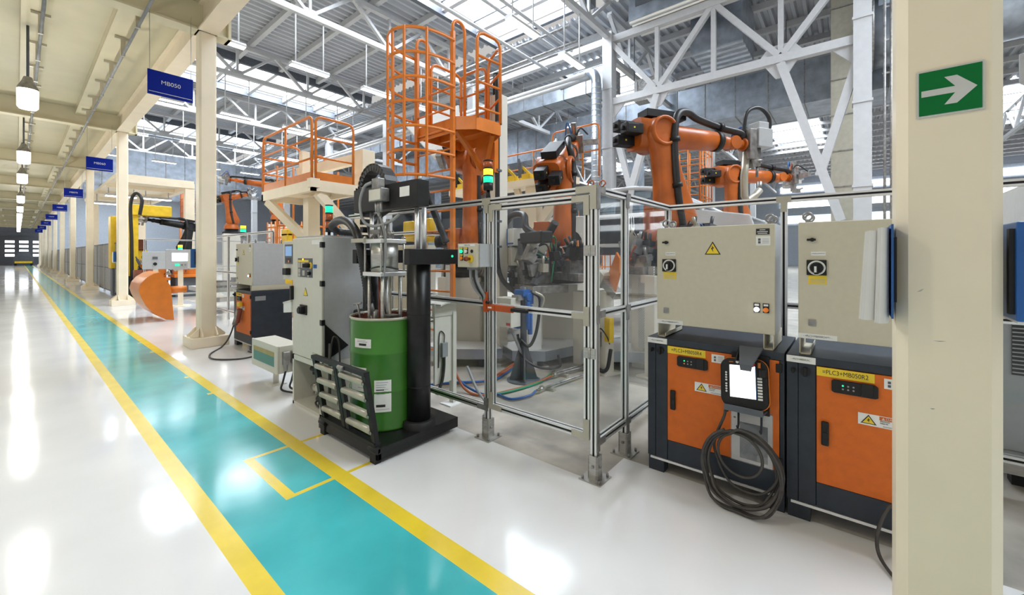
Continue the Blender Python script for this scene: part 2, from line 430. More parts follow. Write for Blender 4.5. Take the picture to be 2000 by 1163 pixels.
# ------------------------------------------------------------------ mezzanine over the aisle
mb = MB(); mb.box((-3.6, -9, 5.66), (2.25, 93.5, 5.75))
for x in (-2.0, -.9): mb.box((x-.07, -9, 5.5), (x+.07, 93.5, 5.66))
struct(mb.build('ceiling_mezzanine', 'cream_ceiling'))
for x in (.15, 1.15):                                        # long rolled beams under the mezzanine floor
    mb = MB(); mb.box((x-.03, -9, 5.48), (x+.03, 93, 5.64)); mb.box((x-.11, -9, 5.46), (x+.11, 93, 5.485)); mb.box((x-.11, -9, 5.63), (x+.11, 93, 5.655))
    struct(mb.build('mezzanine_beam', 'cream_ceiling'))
mb = MB(); mb.box((1.97, -9, 5.2), (2.05, 93, 5.64)); mb.box((1.88, -9, 5.17), (2.14, 93, 5.2)); mb.box((1.90, -9, 5.63), (2.12, 93, 5.655))
struct(mb.build('mezzanine_edge_beam', 'cream'))
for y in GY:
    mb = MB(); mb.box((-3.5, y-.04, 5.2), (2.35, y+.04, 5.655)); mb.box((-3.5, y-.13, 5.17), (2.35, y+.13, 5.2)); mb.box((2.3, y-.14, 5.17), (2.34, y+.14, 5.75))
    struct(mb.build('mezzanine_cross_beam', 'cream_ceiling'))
def octo(c, w, ch, z):
    x, y = c; h = w/2
    return [(x-h+ch, y-h, z), (x+h-ch, y-h, z), (x+h, y-h+ch, z), (x+h, y+h-ch, z), (x+h-ch, y+h, z), (x-h+ch, y+h, z), (x-h, y+h-ch, z), (x-h, y-h+ch, z)]
for i, y in enumerate(GY):
    mb = MB(); c = (2.02, y)
    mb.loft([octo(c, .24, .028, .0), octo(c, .24, .028, 5.17)], smooth=False)
    if i == 0:
        mb.box((c[0]-.15, y-.15, 0), (c[0]+.15, y+.15, .02)); struct(mb.build('mezzanine_column', 'cream', bevel=.006)); continue
    mb.box((c[0]-.26, y-.26, 0), (c[0]+.26, y+.26, .16))
    for sx, sy in ((1, 0), (-1, 0), (0, 1), (0, -1)):         # gussets on the plinth
        for o in (-.1, .1):
            if sx: mb.prism([(c[0]+sx*.12, .16), (c[0]+sx*.24, .16), (c[0]+sx*.24, .19), (c[0]+sx*.12, .31)], 1, y+o-.012, y+o+.012)
            else: mb.prism([(y+sy*.12, .16), (y+sy*.24, .16), (y+sy*.24, .19), (y+sy*.12, .31)], 0, c[0]+o-.012, c[0]+o+.012)
    struct(mb.build('mezzanine_column', 'cream', bevel=.006))

# cable conduits under the two long beams, on T-shaped clips
for x, off in ((.15, .10), (1.15, .08)):
    mb = MB(); mb.cyl((x+off, -3, 5.135), (x+off, 88, 5.135), .022, 8)
    o = mb.build('cable_conduit', 'grey_hose')
    tag(o, 'thin grey cable conduit along the mezzanine beam ' + ('with the pendant lamps' if x < 1 else 'nearer to the columns'), 'conduit')
    y = 2.6
    while y < 50:
        if min(abs(y-g) for g in GY) < .2: y += .35
        q = MB(); q.box((x-.11+off, y-.02, 5.41), (x+.11+off, y+.02, 5.455)); q.box((x-.03+off, y-.025, 5.11), (x+.03+off, y+.025, 5.43)); q.build('clip', 'bracket', o)
        y += 1.45

# pendant lamps over the aisle
proto = None
LY = [2.6, 10.95, 17.6, 22.5, 30.9, 37.6, 44, 49, 55, 62, 70]
for i, y in enumerate(LY):
    if proto is None:
        proto = t = thing('pendant_lamp', '', 'lamp', (.12, y, 4.02), group='pendant lamps under the mezzanine')
        MB().cyl((0, 0, .5), (0, 0, 1.47), .018, 8).build('stem', 'dark_steel', t)
        MB().lathe((0,0,0), [(.02,.56),(.05,.55),(.075,.47),(.125,.36),(.13,.33)], 20).build('lamp_cap', 'cast', t)
        MB().lathe((0,0,0), [(.001,0),(.10,.0),(.125,.03),(.128,.33),(.001,.33)], 20).build('lamp_glass', 'lamp_warm', t)
    else: t = copy_tree(proto); t.location = (.12, y, 4.02)
    t['label'] = ('bright pendant lamp over the aisle, ' + ('nearest of the row' if i == 0 else ORD[i] + ' of the row counted from the camera'))
    if i < 7:
        l = bpy.data.lights.new('pendant_light', 'POINT'); l.energy = 60; l.shadow_soft_size = .16; l.color = (1, .96, .86)
        lo = bpy.data.objects.new('pendant_light', l); COL.objects.link(lo); lo.location = (.12, y, 3.85)

# blue hanging signs at the columns
bays = ['MB050', 'MB060', 'MB070', 'MB080', 'MB090', 'MB100', 'MB110', 'MB120']
for i, y in enumerate(GY[1:9]):
    y -= .2
    t = thing('hanging_sign', 'blue hanging bay sign with white lettering on the ' + ORD[i] + ' far column along the aisle', 'sign', (1.52, y, 4.1), group='blue bay signs along the mezzanine edge')
    MB().cbox((0, 0, .01), (.55, .02, .37)).build('sign_panel', 'blue_sign', t)
    q = MB(); q.bar((-.25, 0, .19), (-.25, 0, 1.2), .008, .008); q.bar((.25, 0, .19), (.25, 0, 1.2), .008, .008); q.build('hanger', 'steel', t)
    text(bays[i], .085, face_mx((0, -.012, .03), '-y'), t, 'sign_white')
    MB().cbox((0, -.0115, -.13), (.52, .002, .008)).build('sign_stripe', 'sign_white', t)

# fluorescent battens hung under the trusses
proto = None
def batten(x, y, z, label, rod=2.09):
    global proto
    if proto is None:
        proto = t = thing('fluorescent_lamp', '', 'lamp', (x, y, z), group='fluorescent lamps hung under the roof')
        MB().prism([(-.14, 0), (.14, 0), (.17, .05), (.12, .12), (-.12, .12), (-.17, .05)], 0, -.75, .75).build('lamp_housing', 'white_steel', t)
        MB().box((-.74, -.13, -.02), (.74, .13, .01)).build('lamp_diffuser', 'lamp_white', t)
        for s in (-.55, .55): MB().cyl((s, 0, .1), (s, 0, rod), .025, 6).build('suspension_rod', 'white_steel', t)
    else: t = copy_tree(proto); t.location = (x, y, z)
    t['label'] = label
for j, y in enumerate(GY[1:7]):
    for i in range(5):
        if (j == 0 and i == 0) or i == 4: continue
        batten(3.9 + i*3.05 + .6, y, 8.95, 'lit fluorescent batten on white rods, %s from the aisle under the %s roof truss' % (ORD[i], ORD[j]))

# ------------------------------------------------------------------ sign and folders on the nearest column
t = thing('arrow_sign', 'green sign with a white arrow pointing right on the nearest cream column', 'sign', (1.9, -.2375, 2.025))
MB().cbox((-.004, 0, 0), (.004, .150, .152)).build('sign_border', 'sign_white', t)
MB().cbox((-.0068, 0, 0), (.002, .139, .141)).build('sign_field', 'green_sign', t)
q = MB(); q.prism([(.064, -.010), (.064, .010), (-.012, .010), (.012, .044), (-.016, .044), (-.059, 0), (-.016, -.044), (.012, -.044), (-.012, -.010)], 0, -.0088, -.0080)
q.build('arrow', 'sign_white', t)

def folder(name, y, s, lab, cov):
    t = thing(name, lab, 'folder', (1.895, y, 1.29))
    q = MB(); q.prism([(-.055, 0), (.19, 0), (.19, .004), (-.055, .004)], 2, 0, .312); q.xf(Matrix.Diagonal((1, s, 1, 1))); q.build('cover', 'blue', t)
    q = MB(); q.box((-.0565, -.001, 0), (-.0535, .005, .312)); q.xf(Matrix.Diagonal((1, s, 1, 1))); q.build('cover_seam', 'blue_hose', t)
    for k in (0, .4, .8, 3.2, 3.7, 4.2):
        pts = [(.13, (.004+.003*k)*s), (.02, (.006+.004*k)*s), (-.03, (.010+.005*k)*s), (-.052-.002*k, (.018+.007*k)*s), (-.060-.0025*k, (.026+.009*k)*s), (-.064-.003*k, (.034+.0105*k)*s)]
        q = MB(); vs = []; z0 = -.012 + .003*k; z1 = .302 - .003*k
        for x, yy in pts: vs += [(x, yy*1.12 - s*.001, z0 - .03*(.13-x)), (x, yy*.9, z1)]
        n = len(pts)
        vs += [(v[0], v[1] + s*.0006, v[2]) for v in vs]
        fs = [(2*i, 2*i+2, 2*i+3, 2*i+1) for i in range(n-1)] + [(2*n+2*i, 2*n+2*i+1, 2*n+2*i+3, 2*n+2*i+2) for i in range(n-1)]
        fs += [(2*n-2, 4*n-2, 4*n-1, 2*n-1), (0, 1, 2*n+1, 2*n)]
        q.add(vs, fs, True); q.build('sheet', 'paper', t)
    MB().box((.0, -.012*s if s < 0 else -.012, .05), (.03, 0, .27)).build('magnet_strip', 'black_matte', t)
    return t
folder('document_folder', -.103, 1, 'blue folder of loose white sheets hung on the far side of the nearest cream column', 'blue')
for (y, z, w_, h_, a) in ((-.172, 1.383, .020, .006, .35), (-.216, 1.222, .032, .003, .0), (-.2, 1.0, .012, .004, -.2)):   # small dark scuffs on the column face
    m = Matrix.Translation((1.8996, y, z)) @ Matrix.Rotation(-a, 4, 'X'); q = MB(); q.add([m @ Vector(v) for v in ((0, w_/2, -h_/3), (0, 0, -h_/2), (0, -w_/2, h_/2), (0, -w_*.2, h_/2))], [(0, 1, 2, 3)]); struct(q.build('trim_scuff', 'bracket' if h_ > .005 else 'cast'))
folder('document_folder', GY[1]+.132, 1, 'small stack of white sheets hung on the second cream column', 'blue')
folder('document_folder', GY[2]+.132, 1, 'small stack of white sheets hung on the third cream column', 'blue')
t = thing('wall_folder', 'closed blue folder hung on the right side of the nearest cream column', 'folder', (1.93, -.366, 1.30))
MB().box((-.02, -.040, 0), (.24, -.012, .30)).build('cover', 'blue', t, bevel=.004)
MB().box((-.005, -.012, .02), (.02, .0, .28)).build('magnet_strip', 'black_matte', t)
MB().box((-.01, -.036, -.006), (.235, -.016, .004)).build('sheets', 'paper', t)

# ------------------------------------------------------------------ robot controllers (front faces -x, local y = to the left seen from the aisle)
def rbox(q, c, d): return q.cbox(c, d)
def controller(name, label, loc, code, pend, rz=0, plate=True, depth=.60):
    t = thing(name, label, 'control cabinet', loc, rz, 'orange robot controllers')
    W = .403
    q = MB(); q.box((.012, -W+.001, .10), (depth, W-.001, .885)); q.build('body', 'anthracite', t)
    q = MB(); q.box((-.006, -W, .885), (depth+.02, W, .93)); q.build('top_slab', 'anthracite', t, bevel=.004)
    q = MB(); q.box((0, .350, .10), (.012, W, .885)); q.build('side_panel', 'anthracite', t, bevel=.002)
    q = MB(); q.box((0, .268, .10), (.012, .347, .885)); q.build('switch_panel', 'anthracite', t, bevel=.002)
    q = MB(); q.box((0, -W, .10), (.012, -.380, .885)); q.box((0, -.38, .10), (.012, .265, .236)); q.build('kick_panel', 'anthracite', t, bevel=.002)
    MB().box((-.004, -W+.02, .083), (.02, W-.02, .098)).build('bottom_trim', 'aluminium', t)
    for y in (-W+.05, W-.06):
        q = MB(); q.prism([(y-.05, 0), (y+.055, 0), (y+.055, .1), (y-.05, .1)], 0, .005, .09); q.build('foot', 'anthracite', t)
        MB().box((depth-.1, y-.05, 0), (depth, y+.05, .1)).build('foot', 'anthracite', t)
    d = MB().box((-.008, -.378, .24), (.012, .264, .882)).build('door', 'door_orange', t, bevel=.003)
    q = MB(); q.box((-.026, .209, .456), (-.008, .243, .588)); q.build('door_handle', 'black_matte', d, bevel=.007)
    MB().box((-.031, .214, .50), (-.02, .238, .53)).build('handle_lock', 'black', d, bevel=.003)
    for z in (.29, .84): MB().box((-.014, -.392, z-.026), (.004, -.362, z+.026)).build('hinge', 'black_matte', d, bevel=.003)
    q = MB(); q.prism([(.198, .765), (.198, .818), (.188, .826), (.02, .826), (.008, .815), (.008, .762), (.02, .756), (.188, .757)], 0, -.022, -.008)
    p = q.build('display_panel', 'black_matte', d, bevel=.003)
    MB().box((-.027, .028, .758), (-.02, .075, .83)).build('panel_socket', 'black', p, bevel=.002)
    for j, (y, z, m) in enumerate(((.15, .80, 'green_lit'), (.15, .782, 'orange_button' if pend else 'cast'), (.128, .80, 'cast'), (.128, .782, 'cast'), (.106, .80, 'grey_hose'), (.106, .782, 'cast'))):
        MB().cyl((-.024, y, z), (-.021, y, z), .0045, 10).build('indicator', m, p)
    # yellow name plate, photo label, danger label on the door
    q = MB().box((-.0105, .022, .834), (-.008, .263, .882)); y = q.build('name_plate', 'label_yellow', d); text(code, .033, face_mx((-.0108, .142, .858), '-x'), y, sx=.80)
    q = MB().box((-.0095, -.088, .816), (-.008, -.014, .868)); y = q.build('paper_label', 'white_label', d)
    for z in (.832, .850): MB().cbox((-.0099, -.034, z), (.0006, .012, .013)).build('pictogram', 'dark_steel', y)
    for z in (.83, .84, .85, .857): MB().cbox((-.0099, -.066, z), (.0006, .028, .0025)).build('print_line', 'grey_hose', y)
    q = MB().box((-.0095, -.13, .612), (-.008, .088, .672)); y = q.build('danger_label', 'white_label', d)
    q = MB(); q.prism([(.078, .620), (.014, .620), (.046, .668)], 0, -.0102, -.0095); q.build('warning_triangle', 'ink', y)
    q = MB(); q.prism([(.070, .624), (.022, .624), (.046, .660)], 0, -.0106, -.0100); q.build('triangle_field', 'label_yellow', y)
    q = MB(); q.prism([(.049, .653), (.039, .640), (.045, .640), (.043, .628), (.053, .642), (.047, .642)], 0, -.0110, -.0105); q.build('lightning_bolt', 'ink', y)
    MB().box((-.0102, -.125, .651), (-.0095, .004, .669)).build('danger_band', 'door_orange', y)
    text('DANGER', .0165, face_mx((-.0106, -.020, .6595), '-x'), y, 'sign_white', align='LEFT', sx=1.1)
    q = MB(); q.prism([(-.005, .654), (-.018, .654), (-.0115, .666)], 0, -.0106, -.0101); q.build('warning_symbol', 'sign_white', y)
    text('Electrical\nhazards', .010, face_mx((-.0104, .001, .641), '-x'), y, align='LEFT')
    for z in (.622, .618): MB().cbox((-.0099, -.045, z), (.0006, .07, .0018)).build('print_line', 'grey_hose', y)
    for y0, r in ((.371, .013), (.315, .024)):
        MB().cyl((0, y0, .842), (-.012, y0, .842), r, 20).build('switch_base', 'black', t)
        MB().cbox((-.020, y0, .842), (.02, r*.6, r*2.1)).build('switch_knob', 'black_matte', t, bevel=.003)
    q = MB().box((-.0085, .268, .889), (-.006, W, .926)); y = q.build('cabinet_tag', 'white_label', t)
    text('- ' + code + 'RC -', .0135, face_mx((-.0088, .334, .908), '-x'), y, sx=.72)
    return t
c1 = controller('robot_controller', 'orange and black robot controller carrying the lit handheld pendant', (2.84, .707, 0), '=PLC3+MB050R4', True)
c2 = controller('robot_controller', 'orange and black robot controller right beside the nearest cream column', (2.84, -.110, 0), '=PLC3+MB050R2', False)

def enclosure(label, loc, code, lit, rz=0, W=.352, D=.26, plain=False):
    """grey box standing on two channels on top of a controller"""
    t = thing('switch_enclosure', label, 'electrical enclosure', loc, rz, 'beige enclosures on the controllers')
    q = MB(); q.box((.022, -W, .09), (D, W, .76)); q.build('enclosure_body', 'grey_enclosure' , t, bevel=.003)
    d = MB().box((0, -W, .092), (.020, W, .757)).build('enclosure_door', 'enclosure', t, bevel=.004)
    for y in (W-.06, -W+.005):
        q = MB(); q.box((.005, y, .0), (D+.1, y+.055, .006)); q.box((.005, y+.05, .0), (D+.1, y+.055, .09)); q.box((.005, y, 0), (D+.1, y+.005, .03 if y > 0 else .09)); q.build('base_channel', 'enclosure', t)
    for x, y in ((.07, W-.04), (.07, -W+.035), (D-.05, -W+.035), (D-.05, W-.04)):
        q = MB(); q.tube(arc((x, y, .795), .022, 0, 360, 16, 'yz')[:-1], .0065, 8, True); q.cyl((x, y, .76), (x, y, .775), .012, 10); q.build('eye_bolt', 'cast', t)
    # turning latch, lock, rotary main switch with yellow plate
    for z, r in ((.657, .011),):
        q = MB(); q.cyl((0, .286, z), (-.018, .286, z), r, 12); q.cbox((-.012, .29, z), (.01, .042, .012)); q.build('latch', 'black_matte', d, bevel=.002)
    MB().cbox((-.003, .287, .186), (.006, .034, .036)).build('lock_plate', 'cast', d); MB().cyl((-.003, .287, .186), (-.010, .287, .186), .009, 12).build('lock_cylinder', 'cast', d)
    q = MB(); q.box((-.012, .221, .456), (0, .312, .542)); s = q.build('main_switch', 'black', d, bevel=.003)
    q = MB(); q.lathe((-.0135, .266, .498), [(.041, .001), (.041, .0), (.031, .0), (.031, .001)], 28, 0); q.build('switch_ring', 'white_label', s)
    q = MB(); q.cyl((-.012, .266, .498), (-.030, .266, .498), .028, 24); q.cbox((-.03, .266, .493), (.022, .02, .062)); q.build('switch_knob', 'black_matte', s, bevel=.003)
    MB().cbox((-.0418, .27, .49), (.001, .011, .034)).build('switch_marking', 'white_label', s)
    y = MB().box((-.002, .221, .404), (0, .304, .454)).build('caution_plate', 'label_yellow', d)
    for z in (.412, .419, .426, .433): MB().cbox((-.0024, .262, z), (.0006, .07, .0028)).build('print_line', 'bracket', y)
    y = MB().box((-.002, .225, .567), (0, .292, .589)).build('engraved_tag', 'white_label', d); text('- MAIN SWITCH -', .0085, face_mx((-.0023, .2585, .578), '-x'), y)
    y = MB().box((-.002, .175, .094), (0, W, .122)).build('cabinet_tag', 'white_label', d); text('- ' + code + ' -', .0150, face_mx((-.0023, .262, .108), '-x'), y, sx=.82)
    if not plain:
        y = MB(); y.prism([(.038, .573), (-.058, .573), (-.01, .658)], 0, -.0012, 0); y = y.build('warning_triangle', 'ink', d)
        q = MB(); q.prism([(.028, .579), (-.048, .579), (-.01, .646)], 0, -.002, -.001); q.build('triangle_field', 'label_yellow', y)
        q = MB(); q.prism([(-.004, .634), (-.020, .612), (-.010, .612), (-.015, .588), (.001, .616), (-.008, .616)], 0, -.0026, -.0019); q.build('lightning_bolt', 'ink', y)
        y = MB().box((-.002, -.325, .694), (0, -.254, .730)).build('rating_plate', 'ink', d)
        for z, w_ in ((.701, .05), (.711, .056), (.722, .03)): MB().cbox((-.0024, -.288, z), (.0006, w_, .004)).build('print_line', 'white_label', y)
        y = MB().box((-.002, -.330, .628), (0, -.254, .685)).build('paper_label', 'white_label', d)
        for z in (.647, .664): MB().cbox((-.0024, -.272, z), (.0006, .013, .014)).build('pictogram', 'dark_steel', y)
        for z in (.642, .65, .658, .667): MB().cbox((-.0024, -.305, z), (.0006, .034, .002)).build('print_line', 'grey_hose', y)
        for yy, m in ((-.259, 'white_lit'), (-.307, 'orange_button')):
            b = MB().box((-.008, yy-.016, .222), (0, yy+.016, .278)).build('button_plate', 'black_matte', d)
            MB().cbox((-.0084, yy, .268), (.001, .024, .012)).build('button_tag', 'white_label', b)
            MB().lathe((-.0085, yy, .240), [(.0, -.014), (.010, -.013), (.0145, -.008), (.0145, 0)], 20, 0).build('button_lens', m, b)
    return t
enclosure('beige enclosure with a lightning warning triangle above the pendant controller', (2.875, .707, .93), '=PLC3+MB050R4WT1', True)
enclosure('beige enclosure beside the nearest cream column, partly covered by loose sheets', (2.885, -.110, .93), '=PLC3+MB050R2WT1', False, plain=True)

# ------------------------------------------------------------------ handheld pendant, its bracket, plastic sleeve and cable
def pendant():
    t = thing('pendant_holder', 'black metal bracket with a pointed hood hung on the orange controller door', 'bracket', (2.83, .475, .6))
    q = MB(); q.box((-.012, -.10, -.05), (-.004, .10, .30)); q.build('back_plate', 'black_matte', t)
    q = MB(); q.loft([[(-.004, -.065, .335), (-.004, .06, .335), (-.004, .06, .347), (-.004, -.065, .347)], [(-.155, -.035, .262), (-.155, .03, .262), (-.158, .03, .27), (-.158, -.035, .27)]], False); q.build('hood', 'dark_steel', t)
    q = MB(); q.prism([(-.004, .25), (-.12, .275), (-.004, .34)], 1, .055, .062); q.build('hood_side', 'black_matte', t)
    q = MB(); q.prism([(.03, .27), (-.035, .27), (-.03, .235), (.025, .235)], 0, -.160, -.155); q.build('hood_lip', 'dark_steel', t)
    q = MB(); q.prism([(-.16, -.005), (-.004, -.03), (-.004, -.02), (-.16, .005)], 1, -.09, .11); q.box((-.165, -.09, -.012), (-.158, .11, .022)); q.build('tray', 'dark_steel', t)
    for y in (.055, -.065):
        q = MB(); q.tube([(-.05, y, -.02), (-.05, y, -.12), (-.07, y, -.14), (-.09, y, -.12)], .006, 8); q.build('cable_hook', 'anthracite', t)
    p = thing('teach_pendant', 'black handheld pendant with a lit white screen and orange rim on its bracket', 'control pendant', (2.72, .485, .602), rot=(math.radians(-4), math.radians(14), 0))
    out = []
    def rr(w, h, r, n=5):
        o = []
        for cx, cy, a in ((w-r, h-r, 0), (-w+r, h-r, 90), (-w+r, -h+r, 180), (w-r, -h+r, 270)):
            for i in range(n+1):
                A = math.radians(a+90*i/n); o.append((cx+r*math.cos(A), cy+r*math.sin(A)))
        return o
    def wob(o): return [(y*(1.0+.06*math.cos(z*14)), z+.14) for y, z in o]
    q = MB(); q.prism(wob(rr(.122, .142, .05)), 0, -.020, .030); q.build('housing', 'black_matte', p, bevel=.008)
    q = MB(); q.prism(wob(rr(.126, .146, .052)), 0, .004, .018); q.build('rim', 'orange', p, bevel=.003)
    MB().box((-.0225, -.062, .058), (-.0195, .072, .242)).build('screen', 'screen', p)
    MB().box((-.0222, -.066, .058), (-.0195, -.0625, .242)).build('screen_edge', 'blue', p)
    for i in range(4):
        for j, z in enumerate((.142, .085)):
            q = MB(); q.lathe((-.0195, .092, z+.053-i*.0145 if j == 0 else z-i*.0145+.045), [(0, -.004), (.0052, -.003), (.006, 0)], 12, 0); q.build('round_key', 'white_label', p)
    for i in range(8): MB().box((-.0235, -.096, .170-i*.0165), (-.0195, -.072, .181-i*.0165)).build('key', 'white_label', p, bevel=.001)
    for y in (.03, .006):
        q = MB(); q.lathe((-.0195, y, .262), [(0, -.004), (.008, -.003), (.009, 0)], 14, 0); q.build('round_key', 'white_label', p)
    q = MB(); q.cyl((-.02, -.045, .255), (-.04, -.045, .255), .019, 18); q.build('stop_button', 'red', p, bevel=.003)
    MB().cbox((-.03, -.085, .250), (.012, .014, .03)).build('release_lever', 'orange', p, bevel=.002)
    MB().cbox((-.034, -.105, .205), (.034, .034, .045)).build('jog_knob', 'black', p, bevel=.006)
    MB().cyl((.0, .085, .01), (.0, .1, -.03), .011, 12).build('cable_gland', 'rubber', p)
    q = MB(); lt = q.prism([(.0, 0)]*0 or [(.075, .258), (.052, .258), (.052, .262), (.075, .262)], 0, -.0203, -.0196).build('maker_mark', 'orange', p)
pendant()
t = thing('document_sleeve', 'clear sleeve with printed white sheets taped on the orange controller door', 'document sleeve', (2.829, .47, .24))
MB().box((0, -.108, 0), (.0015, .108, .315)).build('sheet', 'paper', t)
MB().box((-.001, -.085, .02), (0, .062, .235)).build('printed_photo', 'grey_print', t); MB().box((-.0015, -.085, .15), (-.0005, .062, .24)).build('printed_photo', 'ink', t)
MB().box((-.0014, -.085, .02), (-.0009, -.03, .06)).build('print_block', 'cast', t); MB().cbox((-.001, .09, .26), (.001, .012, .009)).build('print_block', 'ink', t)
q = MB(); q.box((-.003, -.112, -.004), (-.0022, .112, .33)); q.build('sleeve', 'foil', t)
MB().box((-.0036, -.112, .318), (-.002, .112, .328)).build('sleeve_edge', 'orange_hose', t)
# coiled cable: one long wound tube
pts = []; rng = random.Random(4); n = 7
loops = []
for k in range(n):
    ry = .185 + .03*rng.random(); rz = .20 + .035*rng.random(); cy = .505 + .035*(rng.random()-.5); cz = .445 - rz + .012*rng.random(); cx = 2.745 - .006*k
    if k == 5: ry = .12; rz = .125; cz = .32
    if k == 6: rz = .255; cz = .225
    for i in range(16):
        a = 2*PI*i/16 + PI/2; y = cy + ry*math.cos(a); z = cz + rz*math.sin(a)
        x = cx - .02*math.sin(a*1+k) - (.05 if z < .12 else 0)
        pts.append((x, y, max(z, .014)))
start = [(2.72, .588, .572), (2.735, .60, .52), (2.76, .645, .40), (2.765, .66, .30), (2.755, .60, .16)]
pts = start + [(2.74, .52, .11), (2.74, .40, .12), (2.74, .32, .25), (2.74, .37, .38)] + pts
tag(MB().tube(smooth(pts, 4), .0082, 8).build('pendant_cable', 'cable_grey'), 'long dark cable coiled in big loops under the handheld pendant', 'cable')
tag(MB().tube(smooth([(2.83, -.19, .16), (2.79, -.155, .25), (2.76, -.12, .20), (2.74, -.095, .10), (2.70, -.10, .03), (2.60, -.14, .012), (2.45, -.22, .01), (2.2, -.45, .01)], 6), .008, 8).build('floor_cable', 'cable_grey'), 'dark cable looping from the right controller down to the floor behind the column', 'cable')

# ------------------------------------------------------------------ safety fence of slotted aluminium profile with clear panes
def profile(q, a, b, w=.045):
    a = Vector(a); b = Vector(b); d = (b-a).normalized()
    u = Vector((0, 0, 1)) if abs(d.z) < .9 else Vector((1, 0, 0))
    x = d.cross(u).normalized(); y = x.cross(d)
    q.mi = 1; q.bar(a, b, w*.72, w*.72); q.mi = 0
    o = w*.335
    for sx in (-1, 1):
        for sy in (-1, 1):
            s = x*sx*o + y*sy*o; q.bar(a+s, b+s, w*.33, w*.33)
AL = ['aluminium', 'black_matte']
def prof_obj(name, a, b, parent, w=.045):
    q = MB(); profile(q, a, b, w); return q.build(name, AL, parent)
def post_foot(x, y, parent):
    q = MB(); q.box((x-.08, y-.08, 0), (x+.08, y+.08, .008)); q.box((x-.035, y-.035, .008), (x+.035, y-.027, .16)); q.box((x-.035, y+.027, .008), (x+.035, y+.035, .16)); q.box((x-.035, y-.03, .008), (x-.027, y+.03, .16)); q.box((x+.027, y-.03, .008), (x+.035, y+.03, .16))
    f = q.build('post_foot', 'steel', parent)
    for sx in (-.06, .06):
        for sy in (-.06, .06): MB().cyl((x+sx, y+sy, .008), (x+sx, y+sy, .03), .009, 8).build('bolt', 'cast', f)
    MB().cyl((x-.035, y, .09), (x-.045, y, .09), .01, 8).build('bolt', 'cast', f); MB().cyl((x, y-.035, .09), (x, y-.045, .09), .01, 8).build('bolt', 'cast', f)
def bracket(parent, pts, ax, lo, hi, name='corner_bracket', m='bracket'):
    return MB().prism(pts, ax, lo, hi).build(name, m, parent)
FX, FY, BX = 2.478, 1.331, 3.90
F = thing('safety_fence', 'aluminium profile safety fence with clear panes round the robot cell', 'fence', (0, 0, 0))
ft = 1.942
for x, y in ((FX, FY), (FX, 2.31), (2.945, FY), (BX, FY), (FX, 3.19), (FX, 4.5), (BX, .42), (BX, -.55), (BX, -1.6)):
    prof_obj('post', (x, y, .10), (x, y, ft-.025), F); post_foot(x, y, F)
prof_obj('rail', (FX, 4.5, ft), (FX, FY-.022, ft), F); prof_obj('rail', (FX+.022, FY, ft), (BX+.02, FY, ft), F); prof_obj('rail', (BX, FY-.022, ft), (BX, -2.2, ft), F)
for z in (1.10, .245):
    for a, b in ((4.48, 3.215), (3.165, 2.335)): prof_obj('rail', (FX, a, z), (FX, b, z), F)
    prof_obj('rail', (FX+.025, FY, z), (2.92, FY, z), F); prof_obj('rail', (2.97, FY, z), (BX-.025, FY, z), F)
    for a, b in ((FY-.025, .445), (.395, -.525), (-.575, -1.575)): prof_obj('rail', (BX, a, z), (BX, b, z), F)
for a, b in ((4.48, 3.215), (3.165, 2.335)):
    for z0, z1 in ((.27, 1.075), (1.125, 1.915)): MB().box((FX-.003, b, z0), (FX+.003, a, z1)).build('pane', 'pane', F)
for a, b in ((FX+.025, 2.92), (2.97, BX-.025)):
    for z0, z1 in ((.27, 1.075), (1.125, 1.915)): MB().box((a, FY-.003, z0), (b, FY+.003, z1)).build('pane', 'pane', F)
for a, b in ((FY-.025, .445), (.395, -.525), (-.575, -1.575)):
    for z0, z1 in ((.27, 1.075), (1.125, 1.915)): MB().box((BX-.003, b, z0), (BX+.003, a, z1)).build('pane', 'pane', F)
fx = FX-.0245
bracket(F, [(FY-.024, ft+.026), (FY+.135, ft+.026), (FY+.135, ft-.022), (FY+.024, ft-.022), (FY+.024, ft-.135), (FY-.024, ft-.135)], 0, fx-.004, fx)
bracket(F, [(FX-.024, ft+.026), (FX+.10, ft+.026), (FX+.10, ft-.022), (FX+.024, ft-.022), (FX+.024, ft-.135), (FX-.024, ft-.135)], 1, FY-.0285, FY-.0245, m='cast')
bracket(F, [(2.31-.045, ft+.024), (2.31+.045, ft+.024), (2.31+.045, ft-.024), (2.31+.022, ft-.03), (2.31+.022, ft-.10), (2.31-.022, ft-.10), (2.31-.022, ft-.03), (2.31-.045, ft-.024)], 0, fx-.004, fx)
for yb in (2.945,):
    for z in (ft, 1.10, .245): bracket(F, [(yb-.024, z+.024), (yb+.05, z+.024), (yb+.05, z-.024), (yb+.024, z-.024), (yb+.024, z-.09), (yb-.024, z-.09)], 1, FY-.0285, FY-.0245, m='cast')
for yb in (.42, -.55): bracket(F, [(yb-.05, ft+.024), (yb+.05, ft+.024), (yb+.05, ft-.024), (yb+.022, ft-.03), (yb+.022, ft-.10), (yb-.022, ft-.10), (yb-.022, ft-.03), (yb-.05, ft-.024)], 0, BX-.0285, BX-.0245)
bracket(F, [(2.31-.024, .225), (2.31+.10, .225), (2.31+.10, .268), (2.31+.024, .268), (2.31+.024, .33), (2.31-.024, .33)], 0, fx-.004, fx, m='cast')
for z in (1.10, .245): bracket(F, [(FX-.02, z+.06), (FX+.02, z+.06), (FX+.02, z+.024), (FX+.10, z+.024), (FX+.10, z-.024), (FX+.02, z-.024), (FX+.02, z-.06), (FX-.02, z-.06)], 1, FY-.0285, FY-.0245, m='cast')
